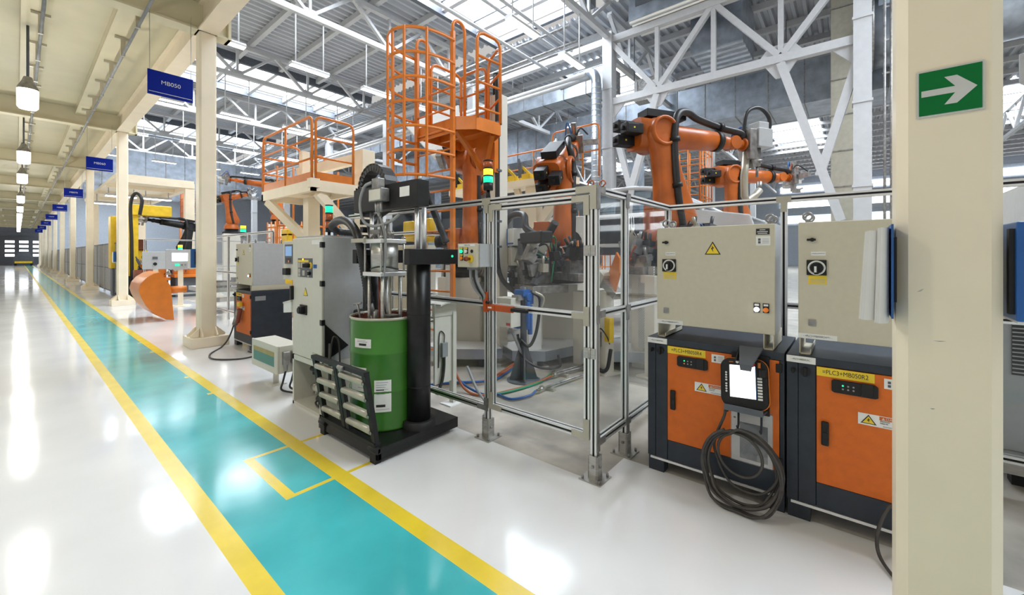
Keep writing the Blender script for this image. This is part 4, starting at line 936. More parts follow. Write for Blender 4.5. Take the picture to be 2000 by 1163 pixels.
# ------------------------------------------------------------------ robots
def ring(c, ax, u, v, a, b, n=12, pw=.7):
    o = []
    for i in range(n):
        t = 2*PI*i/n; cs, sn = math.cos(t), math.sin(t)
        o.append(c + u*(a*math.copysign(abs(cs)**pw, cs)) + v*(b*math.copysign(abs(sn)**pw, sn)))
    return o
def robot(label, A2, az, link, fore, side=1, s=1.0, base=True, tool=None, ped=True, hose=True, main='robot_orange', group='orange welding robots', cat='robot'):
    """A2 shoulder axis (world); az heading of the arm plane; link, fore = (forward, up) vectors in that plane"""
    t = thing('welding_robot', label, cat, (A2[0], A2[1], 0), az, group)
    z2 = A2[2]; p2 = Vector((0, 0, z2)); p3 = p2 + Vector((link[0], 0, link[1])); pe = p3 + Vector((fore[0], 0, fore[1]))
    Yv = Vector((0, 1, 0)); ld = (p3-p2).normalized(); lu = ld.cross(Yv).normalized(); fd = (pe-p3).normalized(); fu = Yv.cross(fd).normalized()
    if fu.z < 0: fu = -fu
    L = (pe-p3).length
    if base:
        zb = z2 - .62*s
        if ped and zb > .25:
            MB().box((-.42*s, -.38*s, 0), (.30*s, .38*s, zb)).build('pedestal', 'pale_cream', t, bevel=.01)
        q = MB(); q.lathe((-.05*s, 0, zb), [(.40*s, 0), (.40*s, .08*s), (.30*s, .12*s), (.28*s, .26*s), (.001, .26*s)], 28); q.build('robot_base', 'black_matte', t)
        q = MB(); q.lathe((-.05*s, 0, zb), [(.33*s, .24*s), (.33*s, .36*s), (.26*s, .5*s), (.001, .5*s)], 28); q.cbox((-.02*s, -.16*s*side, z2-.04*s), (.42*s, .22*s, .52*s)); q.cyl((0, -.30*s*side, z2), (0, .06*s*side, z2), .22*s, 24); q.build('rotating_column', main, t, bevel=.01)
        MB().cyl((0, -.27*s*side, z2), (0, -.58*s*side, z2), .11*s, 16).build('axis_motor', 'black_matte', t)
    yo = Yv*(.10*s*side)
    lg = (p3-p2).length; rings = []
    for f, a, b in ((-.12, .22, .10), (0, .31, .13), (.15, .28, .13), (.5, .20, .12), (.8, .17, .12), (.93, .195, .11), (1.0, .205, .10), (1.08, .16, .09), (1.13, .06, .07)):
        rings.append(ring(p2 + ld*(lg*f) + yo, ld, lu, Yv, a*s, b*s, 16))
    la = MB().loft(rings).build('link_arm', main, t)
    q = MB(); c = p3 + yo + Yv*(.10*s*side); q.cyl(c - Yv*(.02*side), c + Yv*(.004*s*side), .15*s, 28); q.build('joint_cover', main, la)
    q = MB(); q.lathe(c + Yv*(.028*s*side), [(.15*s, -.03*s*side), (.15*s, .0), (.16*s, .012*s*side), (.18*s, .012*s*side), (.19*s, .0), (.195*s, -.04*s*side)], 28, 1); q.build('cover_ring', main, la)
    # elbow housing, rear motors, forearm, wrist
    q = MB(); q.cyl(p3 - Yv*(.26*s*side), p3 + Yv*(.06*s*side), .21*s, 24)
    q.loft([ring(p3 - fd*(.27*s) - Yv*(.08*s*side), fd, fu, Yv, .20*s, .19*s, 16, .45), ring(p3 + fd*(.05*s) - Yv*(.08*s*side), fd, fu, Yv, .21*s, .19*s, 16, .6), ring(p3 + fd*(.26*s) - Yv*(.03*s*side), fd, fu, Yv, .17*s, .165*s, 16, .9)])
    q.build('elbow_housing', main, t)
    for du, dy in ((.10, .06), (-.09, .06), (.02, -.13)):
        q = MB(); a = p3 - fd*(.27*s) + fu*(du*s) - Yv*((.06+dy)*s*side); q.bar(a, a - fd*(.24*s), .15*s, .13*s, up=fu); q.bar(a - fd*(.06*s), a - fd*(.22*s), .155*s, .10*s, up=fu); q.bar(a - fd*(.24*s), a - fd*(.27*s), .05*s, .05*s, up=fu)
        mo = q.build('axis_motor', 'black_matte', t, bevel=.008)
        MB().cbox(a - fd*(.13*s) + Yv*(.079*s*side), (.022*s, .002, .022*s)).build('motor_mark', 'label_yellow', mo)
    rings = []
    for f, r in ((.12, .15), (.2, .152), (.45, .142), (.66, .128)):
        rings.append(ring(p3 + fd*(L*f), fd, fu, Yv, r*s, r*s, 20, 1))
    q = MB(); q.loft(rings); fa = q.build('forearm', main, t)
    MB().cyl(p3+fd*(L*.645), p3+fd*(L*.70), .137*s, 20).build('wrist_band', 'black_matte', fa)
    q = MB(); q.cone(p3+fd*(L*.70), p3+fd*(L*.86), .10*s, .075*s, 16); q.cyl(p3+fd*(L*.86)-Yv*(.09*s), p3+fd*(L*.86)+Yv*(.09*s), .09*s, 18); q.cyl(p3+fd*(L*.86), pe, .065*s, 16); q.cyl(pe-fd*(.03*s), pe, .09*s, 18); q.build('wrist', main, t)
    if hose:
        up = fu; e = Yv*((.16+.06)*s*side)
        pts = [p2 - lu*(.0) + e - ld*(.1*s) , p2 + ld*(lg*.25) + e*1.05, p2 + ld*(lg*.7) + e*1.0 + fd*(.06*s), p3 + e*.95 + fd*(.14*s) + up*(.02*s), p3 + e*.8 + fd*(.22*s) + up*(.24*s), p3 + e*.55 + fd*(.40*s) + up*(.30*s), p3 + e*.35 + fd*(.60*s) + up*(.25*s), p3 + fd*(L*.72) + up*(.20*s), p3 + fd*(L*.95) + up*(.16*s), pe + up*(.10*s)]
        q = MB(); q.tube(smooth(pts, 7), .048*s, 12); h = q.build('hose_package', 'rubber', t)
        for p, dd in ((pts[1]*.7+pts[2]*.3, ld), (pts[2]*.35+pts[3]*.65, ld), (pts[7], fd)):
            q = MB(); q.cyl(p - dd*(.03*s), p + dd*(.03*s), .066*s, 14); q.build('hose_clip', 'black_matte', h)
        q = MB(); a = p3 + up*(.27*s) - Yv*(.05*s*side); q.bar(a - fd*(.16*s), a + fd*(.44*s), .22*s, .10*s, up=fu); q.bar(a + fd*(.05*s) - up*(.12*s), a + fd*(.2*s) - up*(.12*s), .14*s, .14*s, up=fu); q.build('supply_box', 'black_matte', t, bevel=.006)
    if tool: tool(t, pe, fd, fu, Yv, s)
    return t
def weld_gun(t, pe, fd, fu, Yv, s):
    g = MB(); g.bar(pe + fd*(.02*s), pe + fd*(.14*s), .20*s, .42*s, up=fu); g.bar(pe + fd*(.1*s) + fu*(.05*s), pe + fd*(.2*s) - fu*(.3*s), .10*s, .14*s, up=fd); g = g.build('tool_plate', 'cast', t, bevel=.006)
    q = MB(); q.bar(pe + fd*(.15*s) + fu*(.10*s), pe + fd*(.40*s) + fu*(.10*s), .24*s, .26*s, up=fu); q.bar(pe + fd*(.18*s) + fu*(.26*s), pe + fd*(.36*s) + fu*(.26*s), .18*s, .14*s, up=fu); q.build('gearbox', 'grey_enclosure', g, bevel=.008)
    q = MB(); q.cyl(pe + fd*(.25*s) - fu*(.03*s), pe + fd*(.25*s) - fu*(.28*s), .045*s, 12); q.cyl(pe + fd*(.25*s) - fu*(.20*s), pe + fd*(.25*s) - fu*(.23*s), .075*s, 12); q.cyl(pe + fd*(.25*s) - fu*(.28*s), pe + fd*(.25*s) - fu*(.44*s), .018*s, 8); q.build('electrode', 'cast', g)
    q = MB(); q.tube([pe + fd*(.06*s) - fu*(.1*s), pe + fd*(.02*s) - fu*(.45*s), pe + fd*(.03*s) - fu*(.72*s), pe + fd*(.08*s) - fu*(.80*s), pe + fd*(.22*s) - fu*(.70*s), pe + fd*(.30*s) - fu*(.62*s)], .05*s, 10); q.build('gun_arm', 'bracket', g)
    q = MB(); q.cyl(pe + fd*(.30*s) - fu*(.66*s), pe + fd*(.30*s) - fu*(.50*s), .03*s, 10); q.build('electrode', 'cast', g)
    for k, (m, o) in enumerate((('blue_hose', -.12), ('orange_hose', -.08), ('green_hose', -.04))):
        q = MB(); q.tube(smooth([pe - fd*(.03*s) - fu*(.05*s) + Yv*(.1*s), pe + fd*(o*.6*s) + fu*(.15*s) + Yv*(.14*s), pe + fd*((o+.2)*s) + fu*(.30*s) + Yv*(.1*s)], 6), .014*s, 6); q.build('hose', m, g)
    q = MB(); q.tube(smooth([pe + fu*(.15*s), pe + fd*(.06*s) + fu*(.46*s), pe + fd*(.28*s) + fu*(.55*s), pe + fd*(.46*s) + fu*(.42*s), pe + fd*(.46*s) + fu*(.16*s)], 8), .026*s, 8); q.build('hose', 'rubber', g)
def gripper(t, pe, fd, fu, Yv, s):
    g = MB(); g.bar(pe, pe + fd*(.10*s), .3*s, .3*s, up=fu); g.bar(pe + fd*(.1*s) - Yv*(.4*s), pe + fd*(.1*s) + Yv*(.4*s), .08*s, .08*s); g.bar(pe + fd*(.12*s) - fu*(.3*s), pe + fd*(.12*s) + fu*(.35*s), .08*s, .08*s, up=fd); g = g.build('gripper_frame', 'cast', t)
    rng = random.Random(3)
    for k in range(6):
        c = pe + fd*((.14+.12*rng.random())*s) + Yv*((rng.random()-.5)*.8*s) + fu*((rng.random()-.5)*.6*s)
        q = MB(); q.bar(c, c + fd*(.16*s), .07*s, .09*s, up=fu); q.cyl(c + fd*(.1*s), c + fd*(.24*s) + fu*(.06*s), .02*s, 8); q.build('clamp', ('aluminium', 'cast', 'steel')[k % 3], g)
    for k in range(3):
        q = MB(); q.tube(smooth([pe, pe + fd*(.1*s) + fu*((.25+.06*k)*s) + Yv*(.1*(k-1)*s), pe + fd*(.28*s) + fu*(.1*s) + Yv*(.2*(k-1)*s)], 6), .014*s, 6); q.build('hose', ('rubber', 'orange_hose', 'blue_hose')[k], g)
robot('orange robot arm reaching right above the beige enclosures, holding a grey weld gun', (5.80, 1.95, 1.98), math.atan2(-.79, 1.18), (-.25, 1.17), (1.52, -.02), side=-1, s=1.05, tool=weld_gun)
robot('orange robot above the fence door with its arm pointing up and away', (5.62, 3.72, 1.78), math.atan2(.44, 1.2), (.02, 1.1), (1.5, .80), side=-1, s=1.15, tool=gripper)
robot('orange robot standing right behind the tall orange ladder cage', (4.6, 4.75, 1.72), .45, (-.12, 1.3), (.85, -.38), side=-1, s=.9, tool=gripper)
robot('orange robot far right behind the weld gun arm, reaching right at fence height', (11.0, 2.2, 2.35), math.atan2(-.9, 1.1), (-.15, 1.05), (1.7, .02), side=-1, s=1.15, tool=gripper)
robot('orange robot partly hidden at the right edge behind the cream column', (7.3, -2.0, 2.0), math.atan2(.45, -1.0), (.1, 1.05), (1.35, .0), side=1, tool=weld_gun)
robot('small far orange robot between the second column and the cream platform', (7.05, 24.4, 3.2), math.atan2(-.2, 1), (-.25, 1.2), (.9, .25), side=-1, tool=gripper)
robot('far orange robot arm seen above the small far robot, reaching left', (6.6, 17.6, 3.2), math.atan2(.75, -.9), (-.1, 1.0), (1.8, .25), side=1, s=.8, tool=gripper)
robot('dark hosed far robot bending over the lit operator desk', (4.25, 20.6, 1.75), PI, (-.2, .9), (1.3, .2), side=1, s=.85, main='black_matte', tool=gripper)

# white panel held by the robot behind the ladder cage
t = thing('sheet_panel', 'large white sheet metal part held up behind the orange ladder cage', 'sheet metal part', (4.4, 5.7, 3.5))
cs = [Vector(c) - Vector((4.4, 5.7, 3.5)) for c in ((4.36, 6.07, 3.80), (5.06, 5.44, 4.20), (4.65, 4.93, 3.28), (4.30, 5.18, 3.04))]
nn = (cs[1]-cs[0]).cross(cs[3]-cs[0]).normalized()*.03
MB().add(cs + [c + nn for c in cs], [(0,1,2,3), (7,6,5,4), (0,4,5,1), (1,5,6,2), (2,6,7,3), (3,7,4,0)]).build('panel', 'white_label', t, bevel=.008)
for f in (.2, .55, .85):
    c = cs[3]*(1-f) + cs[2]*f; q = MB(); q.bar(c - nn*3, c + nn*6, .09, .16); q.cyl(c + nn*2, c + nn*9, .03, 8); q.build('clamp', 'cast', t)

# ------------------------------------------------------------------ orange ladder cage with its landing
LX = 3.38; y0, y1 = 3.74, 4.44; yc = (y0+y1)/2
t = thing('ladder_cage', 'tall orange caged ladder with a small guarded landing', 'ladder', (LX, yc, 0))
h = (y1-y0)/2; zp = 3.18
for s in (-1, 1):
    q = MB(); q.box((-.018, s*h-.03, 0), (.018, s*h+.03, 4.22))
    q.tube([(0, s*h, 4.15)] + [(.0+.10-.10*math.cos(a), s*h, 4.28+.10*math.sin(a)) for a in [PI*i/10 for i in range(11)]] + [(.20, s*h, zp)], .020, 10); q.build('stile', 'orange', t)
for k in range(14): MB().cyl((0, -h, .3+.25*k), (0, h, .3+.25*k), .013, 8).build('rung', 'orange', t)
for z in (4.10, 3.82, 3.54, 3.26, 2.98, 2.70, 2.42):
    q = MB()
    pr = [(-.02 - .60*math.sin(PI*i/22)**.8 if 0 < i < 22 else 0, -h*1.12*math.cos(PI*i/22)) for i in range(23)]
    vs = [(x*sc, y*sc, z+dz) for x, y in pr for dz in (-.017, .017) for sc in (1, .985)]
    fs = []
    for i in range(22):
        a = i*4; b = a+4; fs += [(a, b, b+2, a+2), (a+1, a+3, b+3, b+1), (a+2, b+2, b+3, a+3), (a, a+1, b+1, b)]
    q.add(vs, fs, True); q.build('hoop', 'orange', t)
for i in (4, 8, 11, 14, 18):
    x, y = (-.02 - .60*math.sin(PI*i/22)**.8, -h*1.12*math.cos(PI*i/22)); MB().cbox((x+.008, y, 3.26), (.016, .034, 1.72)).build('cage_strap', 'orange', t)
# landing
q = MB(); q.prism([(.02, -h), (.18, -h-.22), (.58, -h-.26), (.80, -h+.1), (.80, h), (.02, h)], 2, zp-.03, zp); q.build('landing_floor', 'orange', t)
q = MB(); pl = [(.02, -h), (.18, -h-.22), (.58, -h-.26), (.80, -h+.1)]
for a, b in zip(pl, pl[1:]): q.bar((*a, zp-.07), (*b, zp-.07), .012, .16)
q.bar((.02, h, zp-.07), (.80, h, zp-.07), .012, .16); q.bar((.02, -h, zp-.1), (.02, h, zp-.1), .012, .16); q.bar((.80, h, zp-.07), (.80, -h+.1, zp-.07), .012, .16); q.bar((.4, -h-.2, zp-.07), (.4, h, zp-.07), .04, .1); q.build('landing_frame', 'orange', t)
q = MB(); q.bar((.05, -h, zp-.14), (.78, -.1, zp-.48), .05, .06); q.bar((.5, -h-.2, zp-.14), (.80, -.15, zp-.46), .05, .05); q.box((.76, -.35, zp-.55), (.84, .0, zp-.02)); q.build('landing_brace', 'orange', t)
def guard(name, pts, n, hh, parent, m='orange', r=.02, mid=(.33, .66), toe=0):
    q = MB(); a = Vector(pts[0]); b = Vector(pts[-1])
    for i in range(n+1):
        p = a + (b-a)*i/n
        if 0 < i < n: q.cyl(p, p + Vector((0, 0, hh)), r, 8)
    d = (b-a).normalized(); c = .10
    q.tube([a, a + Vector((0, 0, hh-c)), a + d*c*.3 + Vector((0, 0, hh-c*.3)), a + d*c + Vector((0, 0, hh)), b - d*c + Vector((0, 0, hh)), b - d*c*.3 + Vector((0, 0, hh-c*.3)), b + Vector((0, 0, hh-c)), b], r, 8)
    for f in mid: q.cyl(a + Vector((0, 0, hh*f)), b + Vector((0, 0, hh*f)), r*.8, 8)
    if toe: q.bar(a + Vector((0, 0, toe/2)), b + Vector((0, 0, toe/2)), .012, toe)
    return q.build(name, m, parent)
guard('guardrail', [(.20, -h-.22, zp), (.58, -h-.26, zp)], 1, 1.06, t, mid=(.12, .42, .72))
guard('guardrail', [(.58, -h-.26, zp), (.80, -h+.15, zp)], 1, 1.0, t)
guard('guardrail', [(.80, h, zp), (.80, -h+.2, zp)], 1, .95, t)
guard('guardrail', [(.24, h, zp), (.80, h, zp)], 1, .95, t)

# cream post with the black cable that bends to the blue valve, right of the landing
t = thing('cable_post', 'cream post with a thick black cable strapped to its front', 'post', (4.36, 3.86, 0))
MB().box((-.09, -.09, 0), (.09, .09, 3.75)).build('post', 'pale_cream', t, bevel=.01)
MB().box((-.2, -.2, 0), (.2, .2, .02)).build('foot_plate', 'pale_cream', t)
q = MB(); q.tube(smooth([(-.10, -.05, 4.0), (-.13, -.09, 3.75), (-.13, -.09, 2.9), (-.13, -.09, 2.0), (-.13, -.09, 1.45), (-.10, -.14, 1.18), (-.05, -.30, 1.02), (-.25, -.62, .98), (-.42, -.80, 1.0)], 8), .034, 10); c = q.build('thick_cable', 'rubber', t)
for z in (3.3, 2.65, 1.95, 1.6): MB().box((-.18, -.13, z), (-.08, -.0, z+.03)).build('cable_clip', 'dark_steel', t)
MB().cyl((-.05, 0, 3.75), (-.05, 0, 4.05), .05, 12).build('cable_entry', 'black_matte', t)

# ------------------------------------------------------------------ inside the cell: stand, tread plates, hoses, pipes
t = thing('valve_stand', 'dark round-footed stand with a blue valve unit behind the fence door', 'stand', (3.875, 3.035, 0))
MB().lathe((0,0,0), [(.001, 0), (.2, 0), (.2, .012), (.001, .012)], 32).build('foot_disc', 'dark_steel', t)
MB().cyl((0, 0, .01), (0, 0, 1.12), .04, 16).build('pole', 'dark_steel', t)
for k in range(4):
    A = PI/4 + PI*k/2; cs, sn = math.cos(A), math.sin(A)
    q = MB(); o = Vector((-sn, cs, 0))*.006
    vs = [Vector((cs*.04, sn*.04, .012))+o, Vector((cs*.17, sn*.17, .012))+o, Vector((cs*.04, sn*.04, .45))+o]; vs += [v - 2*o for v in vs]
    q.add(vs, [(0,1,2), (5,4,3), (0,3,4,1), (1,4,5,2), (2,5,3,0)]); q.build('stiffener', 'dark_steel', t)
q = MB(); q.cbox((-.02, 0, 1.05), (.14, .14, .08)); q.cbox((.06, -.04, .98), (.08, .08, .14)); q.cyl((0, -.10, 1.0), (0, .08, 1.0), .05, 14); q.build('valve_body', 'blue', t, bevel=.008)
q = MB(); q.cbox((-.03, .06, .78), (.08, .08, .32)); q.cyl((.05, -.06, .55), (.05, -.06, .9), .03, 12); q.cyl((-.02, -.08, .62), (-.02, -.08, .95), .025, 12); q.build('filter_bowl', 'blue', t, bevel=.004)
q = MB(); q.cbox((-.06, .0, 1.0), (.2, .1, .06)); q.cyl((-.02, -.06, .9), (-.02, -.06, 1.04), .018, 8); q.build('manifold', 'cast', t)
for k, (m, r) in enumerate((('rubber', .02), ('grey_hose', .012), ('bracket', .016))):
    q = MB(); q.tube(smooth([(.06, -.06-.03*k, 1.06), (.16, -.12-.03*k, .98), (.15, -.12, .78), (.08, -.12, .55), (.0, -.08, .42), (-.05, .02, .5)], 8), r, 8); q.build('hose', m, t)
q = MB(); q.tube(smooth([(-.05, .05, .55), (-.03, .0, .30), (.10, -.15, .16), (.4, -.25, .12), (.6, -.1, .2)], 8), .016, 8); q.build('hose', 'rubber', t)
b = MB().box((-.26, -.02, .66), (-.08, .22, 1.0)).build('junction_box', 'light_enclosure', t, bevel=.004)
MB().cbox((-.262, .17, .92), (.003, .035, .035)).build('red_symbol', 'red', b); MB().cbox((-.262, .02, .70), (.003, .06, .03)).build('red_symbol', 'red', b)
q = MB(); q.tube(smooth([(-.17, .08, .66), (-.14, .05, .58), (-.08, .03, .45), (-.02, .0, .3)], 6), .018, 8); q.build('cable', 'grey_hose', t)

mt = M['galvanised']
def tread_mat(sc, rot):
    m, nt, b = nodes('chequer_plate')
    b.inputs['Metallic'].default_value = .2; b.inputs['Roughness'].default_value = .36
    tc = nt.nodes.new('ShaderNodeTexCoord'); mp = nt.nodes.new('ShaderNodeMapping'); mp.inputs['Scale'].default_value = (sc, sc, sc); mp.inputs['Rotation'].default_value = rot
    v = nt.nodes.new('ShaderNodeTexVoronoi'); v.feature = 'F1'; v.distance = 'CHEBYCHEV'; v.inputs['Randomness'].default_value = 0
    r = nt.nodes.new('ShaderNodeValToRGB'); r.color_ramp.elements[0].position = .29; r.color_ramp.elements[1].position = .38
    r.color_ramp.elements[0].color = (.97, .97, .96, 1); r.color_ramp.elements[1].color = (.42, .42, .41, 1)
    bp = nt.nodes.new('ShaderNodeBump'); bp.inputs['Strength'].default_value = .5; bp.inputs['Distance'].default_value = .01; bp.invert = True
    nt.links.new(tc.outputs['Object'], mp.inputs[0]); nt.links.new(mp.outputs[0], v.inputs['Vector']); nt.links.new(v.outputs['Distance'], r.inputs[0]); nt.links.new(r.outputs[0], b.inputs['Base Color'])
    nt.links.new(v.outputs['Distance'], bp.inputs['Height']); nt.links.new(bp.outputs[0], b.inputs['Normal'])
    return m
M['tread'] = tread_mat(16, (0, 0, .6)); M['tread_upright'] = tread_mat(9, (.785, 0, 0))
def tread(label, poly, z, hgt=.13, legs=()):
    t = thing('tread_platform', label, 'step platform', (poly[0][0], poly[0][1], 0), 0, 'chequer plate platforms')
    o = poly[0]; pp = [(x-o[0], y-o[1]) for x, y in poly]
    MB().prism(pp, 2, z-.006, z).build('tread_plate', 'tread', t)
    q = MB()
    for a, b in zip(pp, pp[1:]+pp[:1]): q.bar((*a, z-hgt/2-.006), (*b, z-hgt/2-.006), .008, hgt)
    q.build('side_plate', 'galvanised', t)
    for x, y in legs: MB().box((x-o[0]-.03, y-o[1]-.03, 0), (x-o[0]+.03, y-o[1]+.03, z-.02)).build('leg', 'dark_steel', t)
tread('long chequer plate platform between the ladder foot and the valve stand', [(3.62, 4.62), (3.62, 4.2), (3.98, 3.74), (4.15, 3.62), (4.38, 3.98), (4.1, 4.4), (4.0, 4.62)], .25, legs=((3.72, 4.3), (4.0, 3.85), (4.05, 4.45)))
tread('broad chequer plate platform running right behind the valve stand', [(4.17, 3.45), (4.42, 3.10), (6.0, 2.75), (6.0, 3.2), (5.1, 3.6), (4.42, 3.9)], .24, legs=((4.45, 3.2), (5.9, 3.05), (4.5, 3.75)))
tread('chequer plate platform at the foot of the cream pedestals beside the side fence', [(4.75, 2.75), (5.30, 1.90), (6.1, 2.2), (5.6, 3.0)], .24, legs=((4.85, 2.7), (5.3, 2.0)))
tread('raised chequer plate platform behind the orange ladder foot', [(4.9, 5.3), (5.3, 4.55), (6.6, 5.0), (6.2, 5.9)], .45, hgt=.2, legs=((5.05, 5.25), (5.35, 4.7)))
def chequer(label, c, sz, rz=0):
    o = MB().cbox((0, 0, 0), sz).build('chequer_guard', 'tread_upright'); o.location = c; o.rotation_euler = (0, 0, rz); o.location.z = sz[2]/2 + c[2]
    tag(o, label, 'guard plate', 'upright chequer plates'); return o
chequer('tall upright chequer plate behind the side fence, left of the beige enclosure', (5.12, 2.02, .3), (.03, .28, 1.06), -.5)
chequer('upright chequer plate seen through the fence door, left of the blue valve', (4.55, 3.62, .5), (.03, .22, .75), -.3)
chequer('upright chequer plate behind the orange ladder stile', (4.05, 4.55, .4), (.03, .2, .95), -.3)
for k, (x, y, wx, wy, hz, l) in enumerate(((4.80, 2.42, .14, .14, 1.05, 'slim cream pedestal with tilted silver head behind the side fence'), (4.95, 1.86, .16, .16, 1.25, 'cream square pedestal right of the tilted head'), (5.75, 3.55, .45, .35, 1.15, 'wide cream pedestal behind the blue valve stand'), (5.4, 5.2, .5, .6, 1.15, 'wide cream robot pedestal behind the ladder'), (4.42, 3.3, .2, .12, 1.05, 'narrow white pedestal right behind the blue valve'))):
    t = thing('fixture_pedestal', l, 'pedestal', (x, y, 0), -.4, 'cream pedestals in the cell')
    MB().box((-wx/2, -wy/2, 0), (wx/2, wy/2, hz)).build('pedestal_body', 'pale_cream' if k != 4 else 'white_label', t, bevel=.008)
    MB().box((-wx/2-.07, -wy/2-.07, 0), (wx/2+.07, wy/2+.07, .025)).build('foot_plate', 'pale_cream', t)
    if k == 0:
        m = Matrix.Translation((.0, -.06, hz+.06)) @ Matrix.Rotation(.6, 4, 'X'); q = MB(); q.cbox((0, 0, 0), (.14, .42, .10), m); q.build('tilted_head', 'steel', t, bevel=.01)
        q = MB(); q.cbox((0, .15, .0), (.16, .14, .2), m); q.build('head_bracket', 'light_enclosure', t, bevel=.006)
        for s in (-.13, .13): MB().box((-.1, s-.05, .42), (-.03, s+.05, .72)).build('yellow_scanner', 'yellow', t, bevel=.006)
        MB().box((-.14, -.0, .34), (-.06, .1, .52)).build('junction_box', 'cast', t, bevel=.006)
        q = MB(); q.tube(smooth([(-.10, .05, .34), (-.12, .06, .12), (-.12, -.04, .05), (-.1, -.14, .1), (-.08, -.18, .34)], 8), .024, 8); q.build('cable', 'rubber', t)
        q = MB(); q.tube(smooth([(-.10, .03, .52), (-.13, -.05, .58), (-.12, -.15, .5), (-.08, -.16, .4)], 6), .008, 6); q.build('cable', 'rubber', t)
    if k == 1: MB().box((-.02, -.25, hz-.1), (.02, .2, hz)).build('side_arm', 'pale_cream', t)
# orange hand-shaped shields
def shield(label, c, pts, rot):
    o = MB().prism(pts, 0, -.012, .012).build('shield_plate', 'orange', bevel=.006); o.location = c; o.rotation_euler = rot; tag(o, label, 'shield plate', 'orange shield plates')
shield('orange pointed plate hanging behind the side fence pane', (4.75, 2.30, 1.18), [(-.16, .28), (-.04, .36), (.15, .10), (.13, -.13), (.02, -.20), (-.12, -.12), (-.2, .1)], (0, .1, -.75))
shield('orange plate with bright edge above the fixture seen through the fence door', (4.9, 2.95, 1.55), [(-.28, -.14), (.20, .12), (.02, .15), (-.12, .12), (.28, .04)][1:2]+[(-.05, .16), (-.30, -.10), (.16, -.10), (.3, .05)], (0, .3, -.75))

# welding fixtures: blocks, clamps and hoses, each a fixture of its own
def fixture(label, c, size, seed, rz=-.4, base='cast', n=14, group='welding fixtures in the cell'):
    t = thing('welding_fixture', label, 'welding fixture', c, rz, group); rng = random.Random(seed); sx, sy, sz = size
    q = MB(); q.box((-sx/2, -sy/2, 0), (sx/2, sy/2, .10)); q.box((-sx/2+.05, -.1, .1), (sx/2-.05, .1, sz*.6)); q.build('fixture_frame', base, t, bevel=.006)
    for k in range(n):
        x, y, z = (rng.random()-.5)*sx, (rng.random()-.5)*sy, .1 + rng.random()*sz*.8
        q = MB(); d = (.05+.10*rng.random(), .05+.10*rng.random(), .06+.16*rng.random()); m = Matrix.Translation((x, y, z)) @ Matrix.Rotation(rng.random()*1.2-.6, 4, 'Y'); q.cbox((0, 0, 0), d, m); q.cyl(m @ Vector((0, 0, d[2]/2)), m @ Vector((0, 0, d[2]/2+.1)), .02, 8); q.build('clamp', rng.choice(['cast', 'black_matte', 'dark_steel', 'steel', 'bracket']), t)
    for k in range(6):
        x, y = (rng.random()-.5)*sx, (rng.random()-.5)*sy
        p = [(x, y, sz*.2)] + [(x+(rng.random()-.5)*.3, y+(rng.random()-.5)*.3, sz*(.3+.8*rng.random())) for _ in range(3)]
        q = MB(); q.tube(smooth(p, 6), .012, 6); q.build('hose', rng.choice(['rubber', 'rubber', 'rubber', 'orange_hose', 'grey_hose', 'blue_hose', 'green_hose']), t)
    return t
fixture('grey welding fixture with clamps behind the fence door, above the blue valve', (4.95, 2.9, 1.16), (.55, .7, .45), 1, n=20)
fixture('dark welding fixture with hoses behind the side fence', (5.35, 2.2, 1.25), (.5, .6, .4), 2, n=16)
fixture('dark tool panel with gauges left of the beige enclosure', (5.35, 1.6, 1.3), (.4, .7, .5), 3, n=16, base='black_matte')
fixture('clamp fixture beside the black robot base left of the fence door', (4.6, 4.35, 1.0), (.4, .5, .45), 4, n=12)
fixture('distant clamp fixture under the raised car body', (7.0, 5.2, .7), (.8, 1.2, .8), 6, n=20)
fixture('big dark welding fixture with clamps right behind the blue valve stand', (4.62, 3.42, 1.0), (.55, .85, .75), 21, n=34)
t = thing('gun_cabinet', 'white blocky gun housing seen high through the fence door pane', 'gun housing', (4.55, 3.72, 1.35), -.5)
MB().box((-.12, -.22, .28), (.15, .22, .52)).build('housing', 'white_label', t, bevel=.01); MB().box((-.13, -.02, .28), (-.115, .02, .52)).build('blue_band', 'blue', t); MB().box((-.13, -.22, .30), (-.115, .22, .32)).build('blue_band', 'blue', t)
MB().box((-.10, -.12, .0), (.1, .2, .26)).build('lower_block', 'light_enclosure', t, bevel=.01)
q = MB(); q.tube(smooth([(.0, .35, .25), (-.05, .33, .55), (.0, .12, .72), (.05, -.2, .70), (.0, -.42, .5), (.1, -.75, .38), (.15, -.95, .55)], 8), .05, 10); q.build('thick_hose', 'rubber', t)
MB().box((-.05, -.95, .30), (.12, -.3, .45)).build('black_drive', 'black_matte', t, bevel=.02)
for x, y, l in ((5.0, 2.9, 'pale post carrying the clamp fixture behind the fence door'), (5.35, 2.2, 'pale post carrying the hose fixture behind the side fence'), (5.35, 1.6, 'pale post under the gauge panel left of the beige enclosure'), (4.62, 3.42, 'pale post carrying the big fixture behind the blue valve stand'), (4.6, 4.35, 'pale post carrying the clamp fixture left of the fence door')):
    z = 1.25 if y < 2.5 else 1.0; tag(MB().box((x-.08, y-.08, 0), (x+.08, y+.08, z)).build('fixture_post', 'pale_cream'), l, 'post')
